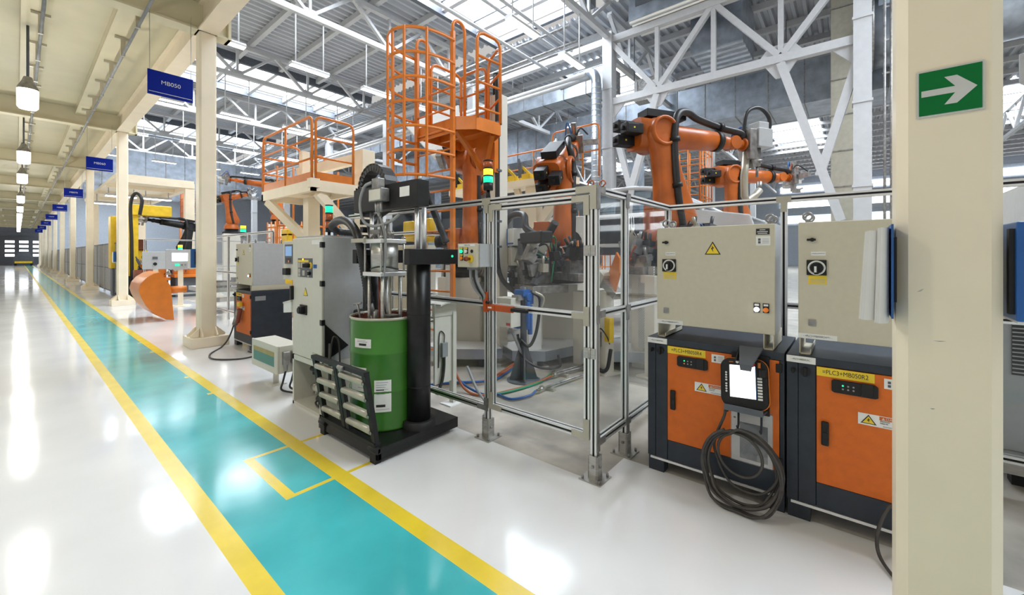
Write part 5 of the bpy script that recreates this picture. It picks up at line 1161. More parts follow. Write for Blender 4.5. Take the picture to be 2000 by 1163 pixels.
# aluminium rack and cabinet seen between the pump column and the ladder stile
t = thing('profile_rack', 'aluminium profile rack behind the pump column', 'rack', (3.95, 5.15, 0))
for x in (0, .5):
    for y in (0, .7): prof_obj('rack_post', (x, y, 0), (x, y, 1.9), t)
for z in (.45, .85, 1.25, 1.85):
    q = MB(); profile(q, (0, .025, z), (0, .675, z)); profile(q, (.5, .025, z), (.5, .675, z)); profile(q, (.025, 0, z), (.475, 0, z)); q.build('rack_rail', AL, t)
t = thing('inner_cabinet', 'pale cabinet standing behind the aluminium rack', 'cabinet', (5.0, 6.6, 0)); MB().box((0, 0, 0), (.5, .9, 1.7)).build('cabinet_body', 'light_enclosure', t, bevel=.005); MB().box((-.015, .03, .12), (0, .87, 1.68)).build('cabinet_door', 'enclosure', t, bevel=.004)
# beige sheet metal desk with a conduit behind the fence, right of the pump column
t = thing('service_stand', 'beige sheet metal stand with curved cover behind the fence', 'stand', (2.60, 3.12, 0))
MB().box((-.02, -.012, .24), (.22, .012, .98)).build('stand_panel', 'light_enclosure', t)
MB().box((.20, -.03, .0), (.245, .03, .93)).build('leg', 'light_enclosure', t)
MB().box((.12, -.08, 0), (.31, .08, .012)).build('foot_plate', 'white_label', t)
q = MB(); pr = [(-.08, .94)] + [(-.08+.08-.08*math.cos(a), 1.0+.04*math.sin(a)) for a in [PI/2*i/5 for i in range(6)]] + [(.34, 1.02), (.34, 1.01), (.0, 1.025), (-.07, .94)]
q.box((-.03, -.02, .90), (.25, .018, 1.03)); q.prism([(-.02, 1.025), (.06, 1.045), (.40, 1.045), (.40, 1.035), (.06, 1.03), (-.02, 1.01)], 1, -.1, .22); q.build('curved_cover', 'light_enclosure', t)
MB().box((.045, -.05, .50), (.115, -.012, .64)).build('connector', 'grey_hose', t, bevel=.004)
q = MB(); q.tube(smooth([(.08, -.03, .5), (.07, -.035, .38), (.04, -.04, .26), (-.03, -.05, .16)], 6), .016, 8); q.build('cable', 'rubber', t)
q = MB(); q.tube(smooth([(.08, -.03, .64), (.09, -.02, .72), (.03, -.02, .73), (.02, -.02, .4)], 6), .005, 6); q.build('cable', 'rubber', t)
# hoses and pipes on the floor
def lay(name, pts, r, m, lab, cat='hose'): tag(MB().tube(smooth(pts, 7), r, 8).build(name, m), lab, cat)
lay('air_hose', [(3.0, 3.55, .80), (3.05, 3.5, .4), (3.12, 3.35, .12), (3.16, 3.05, .02), (3.26, 2.92, .02), (3.24, 2.70, .02), (3.42, 2.60, .03), (3.53, 2.60, .05)], .013, 'blue_hose', 'blue hose dropping behind the stand and running along the floor to the steel pipe')
lay('air_hose', [(3.02, 3.42, .5), (3.06, 3.36, .25), (3.10, 3.22, .04), (3.15, 2.98, .02), (3.45, 2.88, .02), (3.80, 2.82, .02), (4.1, 2.78, .05)], .013, 'orange_hose', 'orange hose running under the fence door to the middle pipe')
lay('air_hose', [(3.2, 2.93, .02), (3.5, 2.84, .02), (3.9, 2.80, .02), (4.15, 2.83, .05)], .013, 'green_hose', 'green hose beside the orange hose behind the fence door')
for k in range(3): lay('floor_hose', [(2.75, 3.95-.05*k, .02), (3.10, 3.62-.06*k, .02+.02*k), (3.5, 3.34-.05*k, .02+.012*k), (3.9, 3.40-.04*k, .03), (4.25, 3.45-.03*k, .08)], .013, ('orange_hose', 'orange_hose', 'blue_hose')[k], ('upper orange hose of the bundle on the floor left of the fence post', 'lower orange hose of the bundle on the floor left of the fence post', 'blue hose of the bundle on the floor left of the fence post')[k])
lay('floor_cable', [(3.1, 3.2, .3), (3.05, 3.0, .1), (2.95, 2.75, .015), (2.75, 2.62, .012)], .014, 'grey_hose', 'grey hose curving down behind the fence post')
for k, (a, b) in enumerate((((3.55, 2.60, .05), (5.4, 2.42, .05)), ((4.1, 2.78, .05), (5.4, 2.56, .05)), ((4.15, 2.83, .05), (5.4, 2.64, .05)))):
    t = thing('steel_pipe', ('long grey steel pipe nearest the fence door on the cell floor', 'middle grey steel pipe on the cell floor', 'farthest grey steel pipe on the cell floor')[k], 'pipe', a, 0, 'steel pipes on the floor'); v = Vector(b)-Vector(a)
    MB().cyl((0, 0, 0), v, .014, 10).build('pipe_run', 'cast', t)
    q = MB(); q.cyl(v*.02, v*.06, .022, 10); q.cbox(v*.04 + Vector((0, 0, .025)), (.05, .02, .02)); q.build('shut_off_valve', 'steel', t)
    MB().cbox(v*(.12+.04*k) + Vector((0, 0, -.032)), (.05, .12, .034)).build('pipe_support', 'bracket', t)
t = thing('scanner', 'small yellow scanner pair on the raised platform behind the ladder', 'scanner', (5.0, 5.0, .46))
for k in range(2): MB().box((.0, -.09+.13*k, 0), (.06, .0+.13*k, .11)).build('yellow_scanner', 'yellow', t, bevel=.005)

# ------------------------------------------------------------------ silver car body on its raised carrier
def car():
    t = thing('silver_car', 'bare silver car body raised behind the side fence', 'car', (8.0, 3.55, 1.50))
    W = 1.62     # local x from 0 (near side) to W, local y: + is the rear
    def side(x, sgn, nm):
        low = [(2.15, .36), (2.2, .62), (2.12, .86), (1.7, .90), (.85, .86), (-1.4, .84), (-2.2, .70), (-2.3, .40), (-2.2, .22), (-1.95, .22)]
        arch = lambda yc: [(yc+.36*math.cos(PI*i/8), .22+.36*math.sin(PI*i/8)) for i in range(9)]
        pts = low[:9] + [p for p in arch(-1.45)[::-1]] + [(-.95, .16), (.95, .16)] + arch(1.42)[::-1][0:9] + [(1.95, .24)]
        q = MB(); q.prism(pts, 0, min(x, x+sgn*.06), max(x, x+sgn*.06)); o = q.build(nm, 'silver', t, bevel=.02)
        return o
    for x, s in ((0, 1), (W, -1)):
        b = side(x, s, 'side_panel')
        for a, c, hh in ((.86, .02, .80), (-.06, -.98, .78)):
            q = MB(); xx = x - s*.004; q.prism([(a, hh), (a+.02, .30), (a-.1, .24), (c+.08, .24), (c, .34), (c, hh)], 0, min(xx, xx+s*.01), max(xx, xx+s*.01)); q.build('door_opening_shade', 'dark_interior', b)  # dark sheet set in as the shade inside the open doorway
            for o_ in (0, .045, .09):
                q = MB(); q.tube([(x-s*.012, a+.02-o_, hh), (x-s*.012, a+.01-o_, .46), (x-s*.012, a-.08-o_, .28+o_*.3)], .008, 6); q.build('door_seam', 'aluminium', b)
        # pillars and roof rail
        q = MB(); xi = x + s*.20
        roof = [(1.75, .90), (1.45, 1.12), (1.0, 1.31), (.45, 1.385), (-.2, 1.37), (-.75, 1.24), (-1.45, .86)]
        def lean(z): return x + s*(.02 + .18*max(0, (z-.85)/.5))
        q.tube(smooth([(lean(z), y, z) for y, z in roof], 6), .05, 8); q.bar((lean(.86), -.02, .84), (lean(1.36), .0, 1.37), .05, .12, up=(0, 1, 0)); q.bar((lean(.86), .98, .86), (lean(1.3), .86, 1.3), .05, .12, up=(0, 1, 0)); q.build('pillar_frame', 'silver', t)
        for pts in ([(.90, .88), (.82, 1.27), (.1, 1.33), (.08, .86)], [(-.08, .86), (-.06, 1.33), (-.6, 1.26), (-1.25, .88)], [(1.05, .9), (1.0, 1.25), (1.5, 1.04), (1.62, .92)]):
            q = MB(); vs = [(lean(z)+s*.01, y, z) for y, z in pts]; vs += [(a_+s*.004, b_, c_) for a_, b_, c_ in vs]; q.add(vs, [(0,1,2,3), (7,6,5,4), (0,4,5,1), (1,5,6,2), (2,6,7,3), (3,7,4,0)]); q.build('side_glass', 'car_glass', t)
    rings = []
    for y, z in ((1.2, 1.24), (1.0, 1.32), (.45, 1.40), (-.2, 1.385), (-.6, 1.30)):
        rings.append([(.24, y, z-.03), (.5, y, z+.01), (W/2, y, z+.03), (W-.5, y, z+.01), (W-.24, y, z-.03), (W-.24, y, z-.05), (W/2, y, z), (.24, y, z-.05)])
    MB().loft(rings, True).build('roof', 'silver', t)
    q = MB(); q.add([(.06, -1.4, .84), (W-.06, -1.4, .84), (W-.1, -2.25, .66), (.1, -2.25, .66), (.06, -1.4, .80), (W-.06, -1.4, .80), (W-.1, -2.25, .62), (.1, -2.25, .62)], [(0,1,2,3), (7,6,5,4), (0,3,7,4), (1,5,6,2), (0,4,5,1), (3,2,6,7)]); q.build('bonnet', 'silver', t, bevel=.02)
    q = MB(); q.box((.07, -2.2, .2), (W-.07, 2.15, .30)); q.box((.07, 1.9, .2), (W-.07, 2.15, .85)); q.box((.1, -1.5, .3), (W-.1, -1.4, .82)); q.build('floor_pan', 'dark_interior', t)
    q = MB(); q.box((.25, -1.3, .3), (W-.25, -.9, .78)); q.build('dashboard', 'dark_interior', t, bevel=.05)
    q = MB(); q.add([(.25, 1.25, 1.2), (W-.25, 1.25, 1.2), (W-.15, 1.75, .9), (.15, 1.75, .9)], [(0, 1, 2, 3)]); q.build('rear_glass', 'car_glass', t)
    q = MB(); q.add([(.25, -.65, 1.27), (W-.25, -.65, 1.27), (W-.1, -1.4, .87), (.1, -1.4, .87)], [(0, 1, 2, 3)]); q.build('windscreen', 'car_glass', t)
car()
t = thing('car_carrier', 'dark steel carrier frame with cream posts under the silver car body', 'carrier', (8.0, 3.55, 0))
q = MB(); q.box((.1, -2.2, 1.50), (.3, 2.2, 1.66)); q.box((1.3, -2.2, 1.50), (1.5, 2.2, 1.66))
for y in (-1.8, 0, 1.8): q.box((.1, y-.08, 1.42), (1.5, y+.08, 1.5))
q.build('carrier_frame', 'dark_steel', t)
for x in (.2, 1.4):
    for y in (-1.8, 0, 1.8): MB().box((x-.1, y-.1, 0), (x+.1, y+.1, 1.42)).build('post', 'pale_cream', t)

# ------------------------------------------------------------------ second platform (cream deck with orange rails) further along
S_, C_ = 967/math.hypot(967, 802), 802/math.hypot(967, 802)
def at(u, v, d):
    """world point seen at photo pixel (u, v) at depth d metres"""
    a = (u-1000)/802*d; return Vector((S_*d + C_*a, C_*d - S_*a, 1.5 + (498.5-v)/802*d))
zp = 2.87
t = thing('guarded_platform', 'cream steel platform with orange guardrails behind the tall pump cabinet', 'platform', (0, 0, 0))
MB().box((3.40, 7.5, zp-.06), (4.32, 9.9, zp)).build('platform_floor', 'cream', t)
q = MB(); q.box((3.40, 7.5, zp-.2), (3.48, 9.9, zp-.06)); q.box((3.40, 7.5, zp-.2), (4.32, 7.58, zp-.06)); q.box((4.24, 7.5, zp-.2), (4.32, 9.9, zp-.06)); q.box((3.4, 9.82, zp-.2), (4.3, 9.9, zp-.06)); q.box((3.36, 7.46, zp-.14), (3.52, 7.62, zp+.02)); q.box((3.48, 8.5, zp-.15), (4.24, 8.6, zp-.06)); q.build('platform_frame', 'cream', t)
MB().box((3.75, 8.45, 0), (3.99, 8.69, zp-.2)).build('post', 'cream', t, bevel=.01)
q = MB(); q.bar((3.46, 9.7, zp-.22), (3.85, 8.6, 1.75), .12, .16); q.build('brace', 'cream', t); q = MB(); q.bar((3.55, 7.6, zp-.22), (4.5, 7.75, 1.75), .12, .16); q.build('brace', 'cream', t)
MB().box((4.40, 7.52, 0), (4.68, 7.84, 3.62)).build('post', 'cream', t, bevel=.01)
q = MB(); q.bar((3.8, 9.0, zp+.35), (4.5, 7.8, zp+.62), .14, .2); q.box((3.7, 8.6, zp-.1), (3.85, 8.75, zp+.75)); q.build('upper_arm', 'cream', t)
guard('guardrail', [(3.42, 9.85, zp), (3.42, 7.56, zp)], 2, 1.16, t, mid=(.34, .66), toe=.15, r=.024)
guard('guardrail', [(3.47, 7.52, zp), (4.20, 7.52, zp)], 1, 1.16, t, mid=(.36, .68), toe=.15, r=.024)
guard('guardrail', [(3.42, 9.88, zp), (4.2, 9.88, zp)], 1, 1.1, t, mid=(.36, .68), r=.024)
q = MB()
for yy in (9.2, 9.55): q.tube([(4.25, yy, 1.0), (4.25, yy, zp+.75)] + arc((4.35, yy, zp+.75), .1, 180, 0, 6, 'xz') + [(4.45, yy, zp)], .022, 8)
for k in range(7): q.cyl((4.25, 9.2, 1.2+.27*k), (4.25, 9.55, 1.2+.27*k), .014, 8)
q.build('ladder', 'orange', t)
q = MB()                                                    # orange mesh cage under and beside the platform
for z in (1.3, 1.75, 2.2): q.cyl((3.9, 10.4, z), (5.2, 10.0, z), .022, 6)
for k in range(5): q.cyl((3.9+.32*k, 10.4-.1*k, 0), (3.9+.32*k, 10.4-.1*k, 3.6), .022, 6)
tag(q.build('guard_frame', 'orange'), 'orange tube frame standing behind the cream platform', 'guard frame')
def cage(lab, x, y, w, d, h, z0=0):
    q = MB()
    for i in range(5):
        for a, b in ((x + w*i/4, y), (x + w*i/4, y+d), (x, y + d*i/4), (x+w, y + d*i/4)): q.cyl((a, b, z0), (a, b, z0+h), .02, 6)
    for k in range(5):
        z = z0 + h*(k+.5)/5; q.tube([(x, y, z), (x+w, y, z), (x+w, y+d, z), (x, y+d, z)], .018, 6, True)
    for a, b in ((x, y), (x+w, y), (x+w, y+d), (x, y+d)): q.cyl((a, b, 0), (a, b, z0), .05, 6)
    tag(q.build('guard_frame', 'orange'), lab, 'guard frame', 'orange guard frames')
cage('orange slatted cage far behind the first robot above the enclosures', 12.6, 3.4, 1.3, 1.3, 2.2, 2.6)
cage('orange tube cage behind the silver car roof', 11.4, 6.4, 1.6, 1.2, 2.0, .9)
cage('pale orange cage right of the far cream canopy', 6.2, 29.5, 1.2, 1.2, 2.0, 3.4)
cage('low orange cage left of the cream platform', 4.9, 12.6, 1.0, 1.2, 1.6, .9)
# upper guarded walkway with yellow and dark tooling behind the robot above the fence door
t = thing('tool_walkway', 'cream braced walkway with orange rails and yellow tooling behind the fence door robot', 'walkway', (7.4, 6.1, 0))
q = MB(); q.box((-.3, -1.6, 3.02), (.3, 1.9, 3.16)); q.build('walkway_beam', 'cream', t); q = MB(); q.bar((0, -1.5, 3.05), (0, -.6, 2.0), .16, .2); q.bar((0, -.1, 3.05), (0, -.55, 2.0), .1, .14); q.box((-.12, -.75, 0), (.12, -.45, 3.05)); q.build('post', 'cream', t)
guard('guardrail', [(.25, -1.7, 3.16), (.25, .9, 3.16)], 2, .75, t, mid=(.5,)); guard('guardrail', [(.6, -1.9, 3.2), (.6, -.7, 3.2)], 1, 1.15, t, mid=(.5,))
rng = random.Random(11)
for k in range(7):
    y = -.9 + .42*k; q = MB(); q.cbox((-.1, y, 3.24), (.2, .26, .14)); q.bar((-.1, y-.1, 3.28), (-.15, y+.14, 3.52), .06, .06); q.build('yellow_clamp', 'yellow', t, bevel=.01)
    q = MB(); q.cbox((-.16, y+.12, 3.40), (.09, .09, .34)); q.cyl((-.16, y+.12, 3.5), (-.2, y+.16, 3.66), .03, 8); q.build('clamp_cylinder', rng.choice(['black_matte', 'cast', 'dark_steel']), t)

# ------------------------------------------------------------------ ducts and services under the roof
def duct(name, lab, lo, hi, seams=(), ax=1, m='galvanised', extra=None, rib=True):
    o = thing(name, lab, 'air duct', lo, 0, 'galvanised air ducts'); d = [hi[i]-lo[i] for i in range(3)]
    b = MB().box((0, 0, 0), d).build('duct_body', m, o)
    if rib:
        n = max(2, min(30, int(d[ax]/1.25)))
        for i in range(n+1):
            s = d[ax]*i/n; l = [-.035]*3; h = [d[0]+.035, d[1]+.035, d[2]+.035]; l[ax] = s-.02; h[ax] = s+.02; MB().box(l, h).build('duct_flange', 'cast', o)
    if ax == 1 and hi[2] < 12.3:
        for i in range(3):
            y = d[1]*(i+.5)/3
            for x in (.05, d[0]-.05): MB().cyl((x, y, d[2]), (x, y, 12.33-lo[2]), .02, 6).build('hanger_rod', 'cast', o)
    return o
duct('air_duct', 'long square galvanised duct high up left of the tall round duct', (18.0, 8.9, 9.5), (19.1, 45, 10.5))
duct('air_duct', 'broad flat grey duct running behind the tall round duct', (24.5, 7.5, 8.6), (26.2, 60, 10.9))
d = duct('air_duct', 'corrugated galvanised duct box hanging above the lattice beam', (16.3, 3.9, 11.25), (17.8, 7.2, 12.6), rib=False)
q = MB()
for i in range(5): q.prism([(.15+.3*i-.1, 0), (.15+.3*i-.05, -.06), (.15+.3*i+.05, -.06), (.15+.3*i+.1, 0)], 1, .0, 3.3)
q.build('duct_rib', 'aluminium', d)
q = MB(); q.box((-.03, 2.0, .5), (0, 3.0, 1.1)); q.build('vent_grille', 'dark_steel', d)
d = duct('air_duct', 'wide sloping duct with tan reflections behind the lattice beam', (18.6, 3.4, 10.2), (21.0, 5.4, 12.3), rib=False)
q = MB()
for i in range(5): q.prism([(.24+.48*i-.12, 0), (.24+.48*i-.06, -.07), (.24+.48*i+.06, -.07), (.24+.48*i+.12, 0)], 1, .0, 2.0)
q.build('duct_rib', 'galvanised', d)
duct('air_duct', 'large duct with a dark grille below the lattice beam', (22.5, -2.5, 8.3), (25.0, 7.2, 10.2))
o = duct('air_duct', 'narrow upright grey duct left of the second tall hall column', (20.2, -.1, 0), (20.85, .65, 12.4), ax=2, m='bracket')
t = thing('round_duct', 'tall round spiral galvanised duct beside the white hall column', 'air duct', (16.0, 8.53, 0), 0)
MB().cyl((0, 0, 2), (0, 0, 8.9), .22, 24).build('duct_body', 'galvanised', t); MB().tube(smooth([(0, 0, 8.85), (.02, .05, 9.2), (.15, .3, 9.5), (.3, .8, 9.55), (.6, 2.2, 9.6)], 6), .21, 20).build('duct_elbow', 'galvanised', t)
q = MB()
for k in range(28): q.lathe((0, 0, 2.2+.24*k), [(.22, 0), (.232, .02), (.22, .04)], 24)
q.build('spiral_seam', 'steel', t)
t = thing('round_duct', 'huge round duct end hanging left of the nearest cream column', 'air duct', (20.6, -3.2, 9.9), 0)
MB().cyl((0, -3, 0), (0, 2.6, 0), 1.35, 40).build('duct_body', 'galvanised', t); MB().cyl((0, 2.6, 0), (0, 2.7, 0), 1.4, 40).build('duct_flange', 'cast', t); MB().box((-1.3, -3, 0), (1.3, 2.5, 2.4)).build('duct_top', 'galvanised', t)
t = thing('cable_ladder', 'upright cable ladder and pipes on the second tall hall column', 'cable ladder', (16.9, -.75, 0)); q = MB()
for k in range(4): q.cyl((-.1, -.15*k, 0), (-.1, -.15*k, 11), .035, 8)
for k in range(10): q.box((-.1, -.5, 1+1.0*k), (-.06, .05, 1.05+1.0*k))
q.build('pipes', 'cast', t)
for k, (y, z) in enumerate(((10.0, 10.35), (10.5, 10.35), (11.4, 9.9))):
    tag(MB().tube([(2.2, y+.0, z+.6), (16.4, y, z+.6)], .07, 8).build('service_pipe', 'white_steel'), ('first','second','third')[k] + ' white service pipe running across the hall under the roof', 'pipe', 'white service pipes')
for k, (x, z) in enumerate(((15.6, 10.6), (15.2, 10.6), (14.6, 11.0), (15.9, 9.4), (16.3, 9.4))):
    tag(MB().cyl((x, 9.0, z), (x, 60, z), .09 if k > 2 else .05, 10).build('service_pipe', 'white_steel' if k > 2 else 'cast'), 'long pipe along the hall roof, ' + ORD[k] + ' beside the tall round duct', 'pipe', 'long roof pipes')
duct('air_duct', 'wide pale duct crossing the far hall above the far cream canopy', (3.0, 46.0, 7.2), (16.2, 47.6, 10.2), ax=0)
duct('air_duct', 'second wide duct crossing the far hall further back', (3.0, 60.0, 7.8), (16.2, 61.4, 10.2), ax=0)
for o in [o for o in bpy.data.objects if o.get('label', '').endswith(('far cream canopy', 'further back')) and o.get('category') == 'air duct']:
    for x in (1.0, 6.6, 12.2): MB().cyl((x, .1, 2.4), (x, .1, 12.95-o.location.z), .03, 6).build('hanger_rod', 'cast', o)
t = thing('air_heater', 'grey hanging air heater with a bright outlet beside the white hall column', 'air heater', (18.4, 7.7, 8.6))
MB().box((-.1, -.9, 0), (.5, .1, 1.0)).build('heater_body', 'cast', t); MB().box((-.13, -.05, .1), (-.1, .1, .9)).build('outlet', 'white_steel', t); q = MB()
for y in (-.9, .1): q.cyl((-.1, y, 1.0), (-.1, y, 4.02), .025, 6)
q.build('hanger', 'dark_steel', t)
# daylit strips in the right wall
for k, (z0, z1) in enumerate(((6.0, 7.0), (8.2, 9.2), (10.4, 11.2))):
    o = MB().box((70.38, -38, z0), (70.48, 8, z1)).build('window_%d' % (k+1), 'sky_pane'); struct(o)
q = MB()
for k in range(24): q.box((70.40, -39, .6+.5*k), (70.5, 90, .68+.5*k))
struct(q.build('wall_right_ribs', 'grey_wall'))
for i, y in enumerate((13, 20, 29, 38)):
    duct('air_duct', 'far upright duct standing in the hall beyond the tall columns, %s from the front' % ORD[i], (31.5, y, 0), (32.5, y+1.1, 9), ax=2, rib=False)

# ------------------------------------------------------------------ right edge: ventilated unit behind the nearest column
t = thing('cooling_unit', 'grey cabinet with white louvres and dark grille at the right edge behind the cream column', 'cooling unit', (4.15, -1.35, 0))
MB().box((0, -.6, .22), (.8, .6, 1.45)).build('unit_body', 'grey_enclosure', t, bevel=.006)
l = MB().box((-.05, -.6, 1.45), (.8, .5, 1.96)).build('louvre_hood', 'white_label', t, bevel=.006)
q = MB()
for k in range(9): q.bar((-.056, -.56, 1.50+.048*k), (-.056, .46, 1.50+.048*k), .02, .014)
q.build('louvre', 'cast', l)
g = MB().box((-.012, -.55, .72), (0, .55, 1.10)).build('grille', 'black_matte', t)
q = MB()
for k in range(14): q.box((-.02, -.55, .735+.026*k), (-.012, .55, .742+.026*k))
q.build('grille_bar', 'grey_enclosure', g)
q = MB(); q.box((-.10, -.65, .10), (.8, .65, .22)); q.build('base_rail', 'steel', t)
for y in (-.55, .5): MB().box((0, y-.05, 0), (.1, y+.05, .10)).build('foot', 'black_matte', t)
tag(MB().tube(smooth([(2.6, -.45, .012), (3.0, -.70, .012), (3.4, -.82, .012), (3.9, -1.2, .02)], 6), .012, 8).build('floor_cable', 'cable_grey'), 'dark cable on the floor right of the nearest cream column', 'cable')

# ------------------------------------------------------------------ left distance
t = thing('curved_guard', 'large orange curved sheet guard leaning near the floor between two cream columns', 'guard', (0, 0, 0))
prof = [(2.061, 1.114), (2.241, .80), (2.26, .603), (2.306, .012), (2.168, .03), (1.947, .204), (1.817, .376), (1.733, .586), (1.699, .72), (1.733, .866), (1.82, .99), (1.947, 1.083)]
MB().prism(prof, 1, 12.0, 12.03).build('guard_face', 'orange', t)
rim_ = prof[4:] + prof[:1]; ins = [(2.06+(x-2.06)*.975, .6+(z-.6)*.975) for x, z in rim_]
q = MB(); n = len(rim_); vs = [(x, y, z) for y in (12.0, 13.2) for x, z in rim_] + [(x, y, z) for y in (12.0, 13.2) for x, z in ins]
fs = [(i, i+1, n+i+1, n+i) for i in range(n-1)] + [(2*n+i, 3*n+i, 3*n+i+1, 2*n+i+1) for i in range(n-1)] + [(n+i, n+i+1, 3*n+i+1, 3*n+i) for i in range(n-1)] + [(0, n, 3*n, 2*n), (n-1, 3*n-1, 4*n-1, 2*n-1)]
q.add(vs, fs, True); q.build('guard_rim', 'orange', t)
q = MB(); q.cyl((2.25, 12.1, .70), (2.55, 12.1, .70), .08, 12); q.build('pivot', 'orange', t)
# mesh fence along the aisle in the distance
t = thing('mesh_fence', 'long grey mesh fence along the aisle behind the third column', 'fence', (2.32, 19, 0))
q = MB(); q.box((-.004, 0, .12), (.004, 62, 1.92)); q.build('mesh_panel', 'cast', t)
for k in range(26):
    MB().box((-.03, 2.4*k-.03, 0), (.03, 2.4*k+.03, 1.95)).build('post', 'grey_enclosure', t)
q = MB(); q.box((-.02, 0, 1.92), (.02, 62, 1.96)); q.box((-.015, 0, .98), (.015, 62, 1.02)); q.box((-.015, 0, .10), (.015, 62, .14)); q.build('rail', 'dark_steel', t)
t = thing('mesh_fence', 'grey fence with clear panes across the cell left of the second column', 'fence', (2.6, 17.4, 0))
for x in (0, 1.5, 3.0, 4.5): prof_obj('post', (x, 0, 0), (x, 0, 2.0), t)
for z in (.2, 1.1, 2.0): prof_obj('rail', (.02, 0, z), (4.48, 0, z), t)
t = thing('mesh_fence', 'aluminium fence between the second column and the far robot controller', 'fence', (3.15, 8.6, 0))
for y in (0, 1.3, 2.6, 3.9): prof_obj('post', (0, y, 0), (0, y, 1.95), t)
for z in (.2, 1.1, 1.95): prof_obj('rail', (0, .02, z), (0, 3.88, z), t)
for a in (0, 1.3, 2.6): MB().box((-.003, a+.03, .22), (.003, a+1.27, 1.92)).build('pane', 'pane', t)
# control panels in that cell
def panel(lab, c, w, h, scr):
    t = thing('operator_desk', lab, 'control panel', (c.x, c.y, 0), -.25, 'control panels in the far cell'); z = c.z
    b = MB().box((-w/2, 0, z-h/2), (w/2, .3, z+h/2)).build('panel_body', 'grey_enclosure', t, bevel=.01)
    MB().box((-.06, .1, 0), (.06, .22, z-h/2)).build('post', 'cream', t); MB().cyl((0, .16, 0), (0, .16, .02), .25, 20).build('foot_plate', 'cream', t)
    if scr:
        MB().box((-w*.28, -.01, z-h*.08), (w*.32, 0, z+h*.32)).build('screen', 'screen', b); MB().cbox((-w*.1, -.01, z-h*.28), (w*.14, .02, h*.10)).build('key', 'green_lit', b)
        for k in range(3): MB().cbox((w*(.06+.12*k), -.01, z-h*.28), (.04, .02, .05)).build('key', 'cast', b)
    else:
        MB().cbox((0, -.01, z+h*.14), (w*.2, .02, h*.14)).build('display', 'dark_steel', b); MB().cyl((0, 0, z-h*.2), (0, -.03, z-h*.2), .05, 12).build('switch', 'black_matte', b)
    return t
panel('grey panel box without a screen left of the lit operator desk', at(303, 509, 13), .62, .56, False)
panel('grey operator desk with a lit white screen beside the second column', at(352, 507, 12), .66, .58, True)
t = thing('roller_conveyor', 'grey workbench conveyor with dark parts behind the orange curved guard', 'conveyor', (3.0, 12.4, 0))
q = MB(); q.box((0, 0, .55), (1.8, 1.6, .66)); q.box((0, 0, .72), (1.8, .06, .80)); q.box((0, 0, .3), (1.8, .08, .42)); q.build('conveyor_frame', 'grey_enclosure', t)
for x in (.15, 1.6): q = MB(); q.box((x-.05, .05, 0), (x+.05, .15, .56)); q.cyl((x, .1, 0), (x, .1, .03), .13, 16); q.build('leg', 'cream', t)
rng = random.Random(8)
for k in range(9): MB().cbox((.1+.2*k, .2, .72+.1*rng.random()), (.14, .25, .22)).build('part_holder', rng.choice(['black_matte', 'dark_steel', 'cast', 'orange']), t)
# yellow machines
fixture('orange and grey clamp fixture behind the screenless panel box', (3.1, 19.2, .6), (.8, 1.0, .95), 31, rz=0, base='orange', n=22, group='welding fixtures in the far cell')
fixture('orange clamp fixture behind the lit operator desk', (3.95, 18.9, .7), (.8, 1.0, .9), 32, rz=0, base='orange', n=22, group='welding fixtures in the far cell')
for x, y, z, l in ((3.1, 19.2, .6, 'dark stand under the fixture behind the screenless panel box'), (3.95, 18.9, .7, 'dark stand under the fixture behind the lit operator desk')):
    tag(MB().box((x-.35, y-.4, 0), (x+.35, y+.4, z)).build('fixture_stand', 'dark_steel'), l, 'stand')
def ymachine(lab, c, parts, cat='machine'):
    t = thing('yellow_machine', lab, cat, c, 0, 'yellow machines in the far cells')
    for nm, lo, hi, m in parts: MB().box(lo, hi).build(nm, m, t, bevel=.03)
    return t
ymachine('yellow crane column with a level yellow arm between the third and second columns', (2.78, 20.3, 0), (('column', (-.22, -.2, 0), (.06, .2, 3.3), 'yellow'), ('jib_arm', (-.3, -.3, 2.95), (1.0, .2, 3.35), 'yellow'), ('foot', (-.4, -.4, 0), (.4, .4, .2), 'dark_steel')))
ymachine('yellow upright machine frame just left of the third column', (2.9, 21.3, .0), (('column', (-.7, -.3, 1.0), (-.3, .3, 2.95), 'yellow'), ('stand', (-.65, -.25, 0), (-.35, .25, 1.0), 'dark_steel'), ('head', (-.4, -.2, 1.15), (.35, .4, 1.7), 'yellow'), ('bracket', (-.5, -.1, 1.0), (.3, .3, 1.15), 'dark_steel'), ('motor', (-.1, -.3, 1.7), (.3, .2, 2.1), 'rust')))
ymachine('yellow machine bed with green lamp behind the far robot controller', (4.2, 11.6, 0), (('bed', (-.6, 0, .2), (1.2, .5, 1.55), 'yellow'), ('arm', (.4, 0, 1.5), (.65, .4, 2.1), 'yellow'), ('head', (.4, 0, 2.0), (1.3, .4, 2.2), 'yellow'), ('cabinet', (-.6, -.05, 0), (1.2, .5, .25), 'dark_steel')))
ymachine('yellow clamp unit seen under the fence rail right of the pump', (4.9, 6.1, 0), (('post', (-.1, .1, 0), (.1, .3, 1.75), 'cream'), ('bed', (-.35, 0, 1.75), (.3, .35, 1.85), 'yellow'), ('head', (-.35, .0, 1.85), (-.2, .3, 2.12), 'yellow'), ('clamp_arm', (.05, .0, 1.85), (.2, .25, 2.2), 'yellow')))
tag(MB().tube(smooth([at(258, 583, 14), at(257, 470, 14), at(255, 400, 14), at(265, 378, 14), at(277, 390, 14), at(273, 420, 14)], 6), .05, 8).build('looped_hose', 'rubber'), 'black hose standing in a loop beside the third column', 'hose')
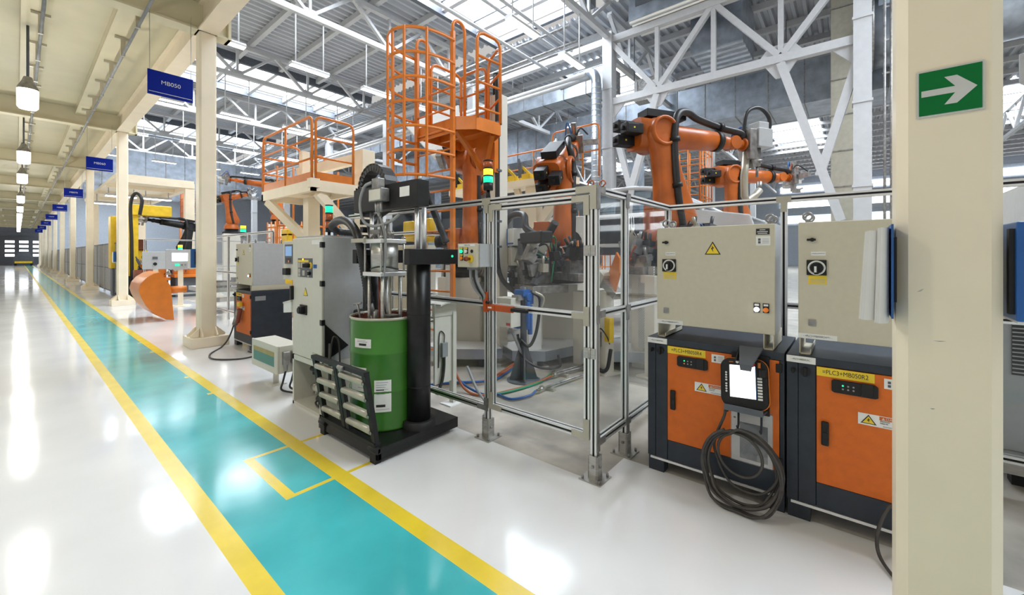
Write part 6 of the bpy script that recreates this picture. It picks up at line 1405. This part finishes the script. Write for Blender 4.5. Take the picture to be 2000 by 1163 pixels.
for k, (u, v, d, l) in enumerate(((475, 440, 10.5, 'green lit stacklight over the fence right of the second column'), (352, 478, 13, 'green lit stacklight above the lit operator desk'))):
    p = at(u, v, d); t = thing('stacklight', l, 'stacklight', (p.x, p.y, p.z-.32)); MB().cyl((0, 0, .32-p.z), (0, 0, .03), .025, 8).build('pole', 'steel', t); stack(t, ['green_lit', 'amber_lit'], r=.06)
t = thing('fluid_drum', 'red drum with white labels and black pump left of the third column base', 'drum', (2.75, 18.3, 0)); MB().lathe((0,0,0), [(.001, 0), (.3, 0), (.3, 1.0), (.001, 1.0)], 24).build('drum_body', 'rust', t); MB().box((-.31, -.25, .2), (-.28, .25, .6)).build('label', 'white_label', t); MB().box((-.55, .1, 0), (-.35, .5, .8)).build('pump_unit', 'black_matte', t)
# cream canopy over the far cell
q = MB(); z = 4.5
q.box((2.4, 21.5, z), (4.8, 33, z+.12)); q.box((2.4, 21.4, z-.2), (4.8, 21.6, z)); q.box((4.6, 21.5, z-.2), (4.8, 33, z))
for y in (24, 27, 30): q.box((2.4, y-.1, z-.15), (4.8, y+.1, z))
o = q.build('cell_canopy', 'cream'); tag(o, 'cream flat canopy roof over the far cell behind the third column', 'canopy')
for x, y in ((4.65, 21.6), (4.65, 32), (2.7, 32)):
    MB().box((x-.16, y-.16, -4.5+4.5), (x+.16, y+.16, z-.2)).build('post', 'cream', o)
def proto_low(x, y, z, lab):
    t = thing('fluorescent_lamp', lab, 'lamp', (x, y, z), group='fluorescent lamps hung under the roof')
    MB().box((-.5, -.15, .0), (.5, .15, .1)).build('lamp_housing', 'white_steel', t); MB().box((-.49, -.13, -.03), (.49, .13, .0)).build('lamp_diffuser', 'lamp_white', t)
    for s in (-.4, .4): MB().cyl((s, 0, .1), (s, 0, .45), .02, 6).build('suspension_rod', 'white_steel', t)
for k in range(2):
    for i in range(2):
        proto_low(2.9+1.2*i, 24.5+4*k, 4.05, 'lit batten under the far cream canopy, %s row, %s of two' % (('front', 'rear')[k], ('left', 'right')[i]))
# parked vehicle by the far door
t = thing('tow_tractor', 'dark vehicle with a yellow bumper parked before the far door', 'vehicle', (.6, 90, 0))
q = MB(); q.prism([(-.9, .3), (.9, .3), (.95, 1.1), (.7, 1.3), (.55, 2.0), (-.55, 2.0), (-.7, 1.3), (-.95, 1.1)], 1, 0, 3.2); q.build('body', 'dark_wall', t, bevel=.05)
MB().box((-.8, -.12, .35), (.8, .0, .62)).build('bumper', 'yellow', t); MB().box((-.5, -.02, 1.4), (.5, .02, 1.85)).build('windscreen', 'dark_steel', t)
for x in (-.75, .75): MB().cyl((x-.12, .6, .36), (x+.12, .6, .36), .36, 18).build('wheel', 'rubber', t)
for x in (-.75, .75): MB().cyl((x-.12, 2.6, .36), (x+.12, 2.6, .36), .36, 18).build('wheel', 'rubber', t)
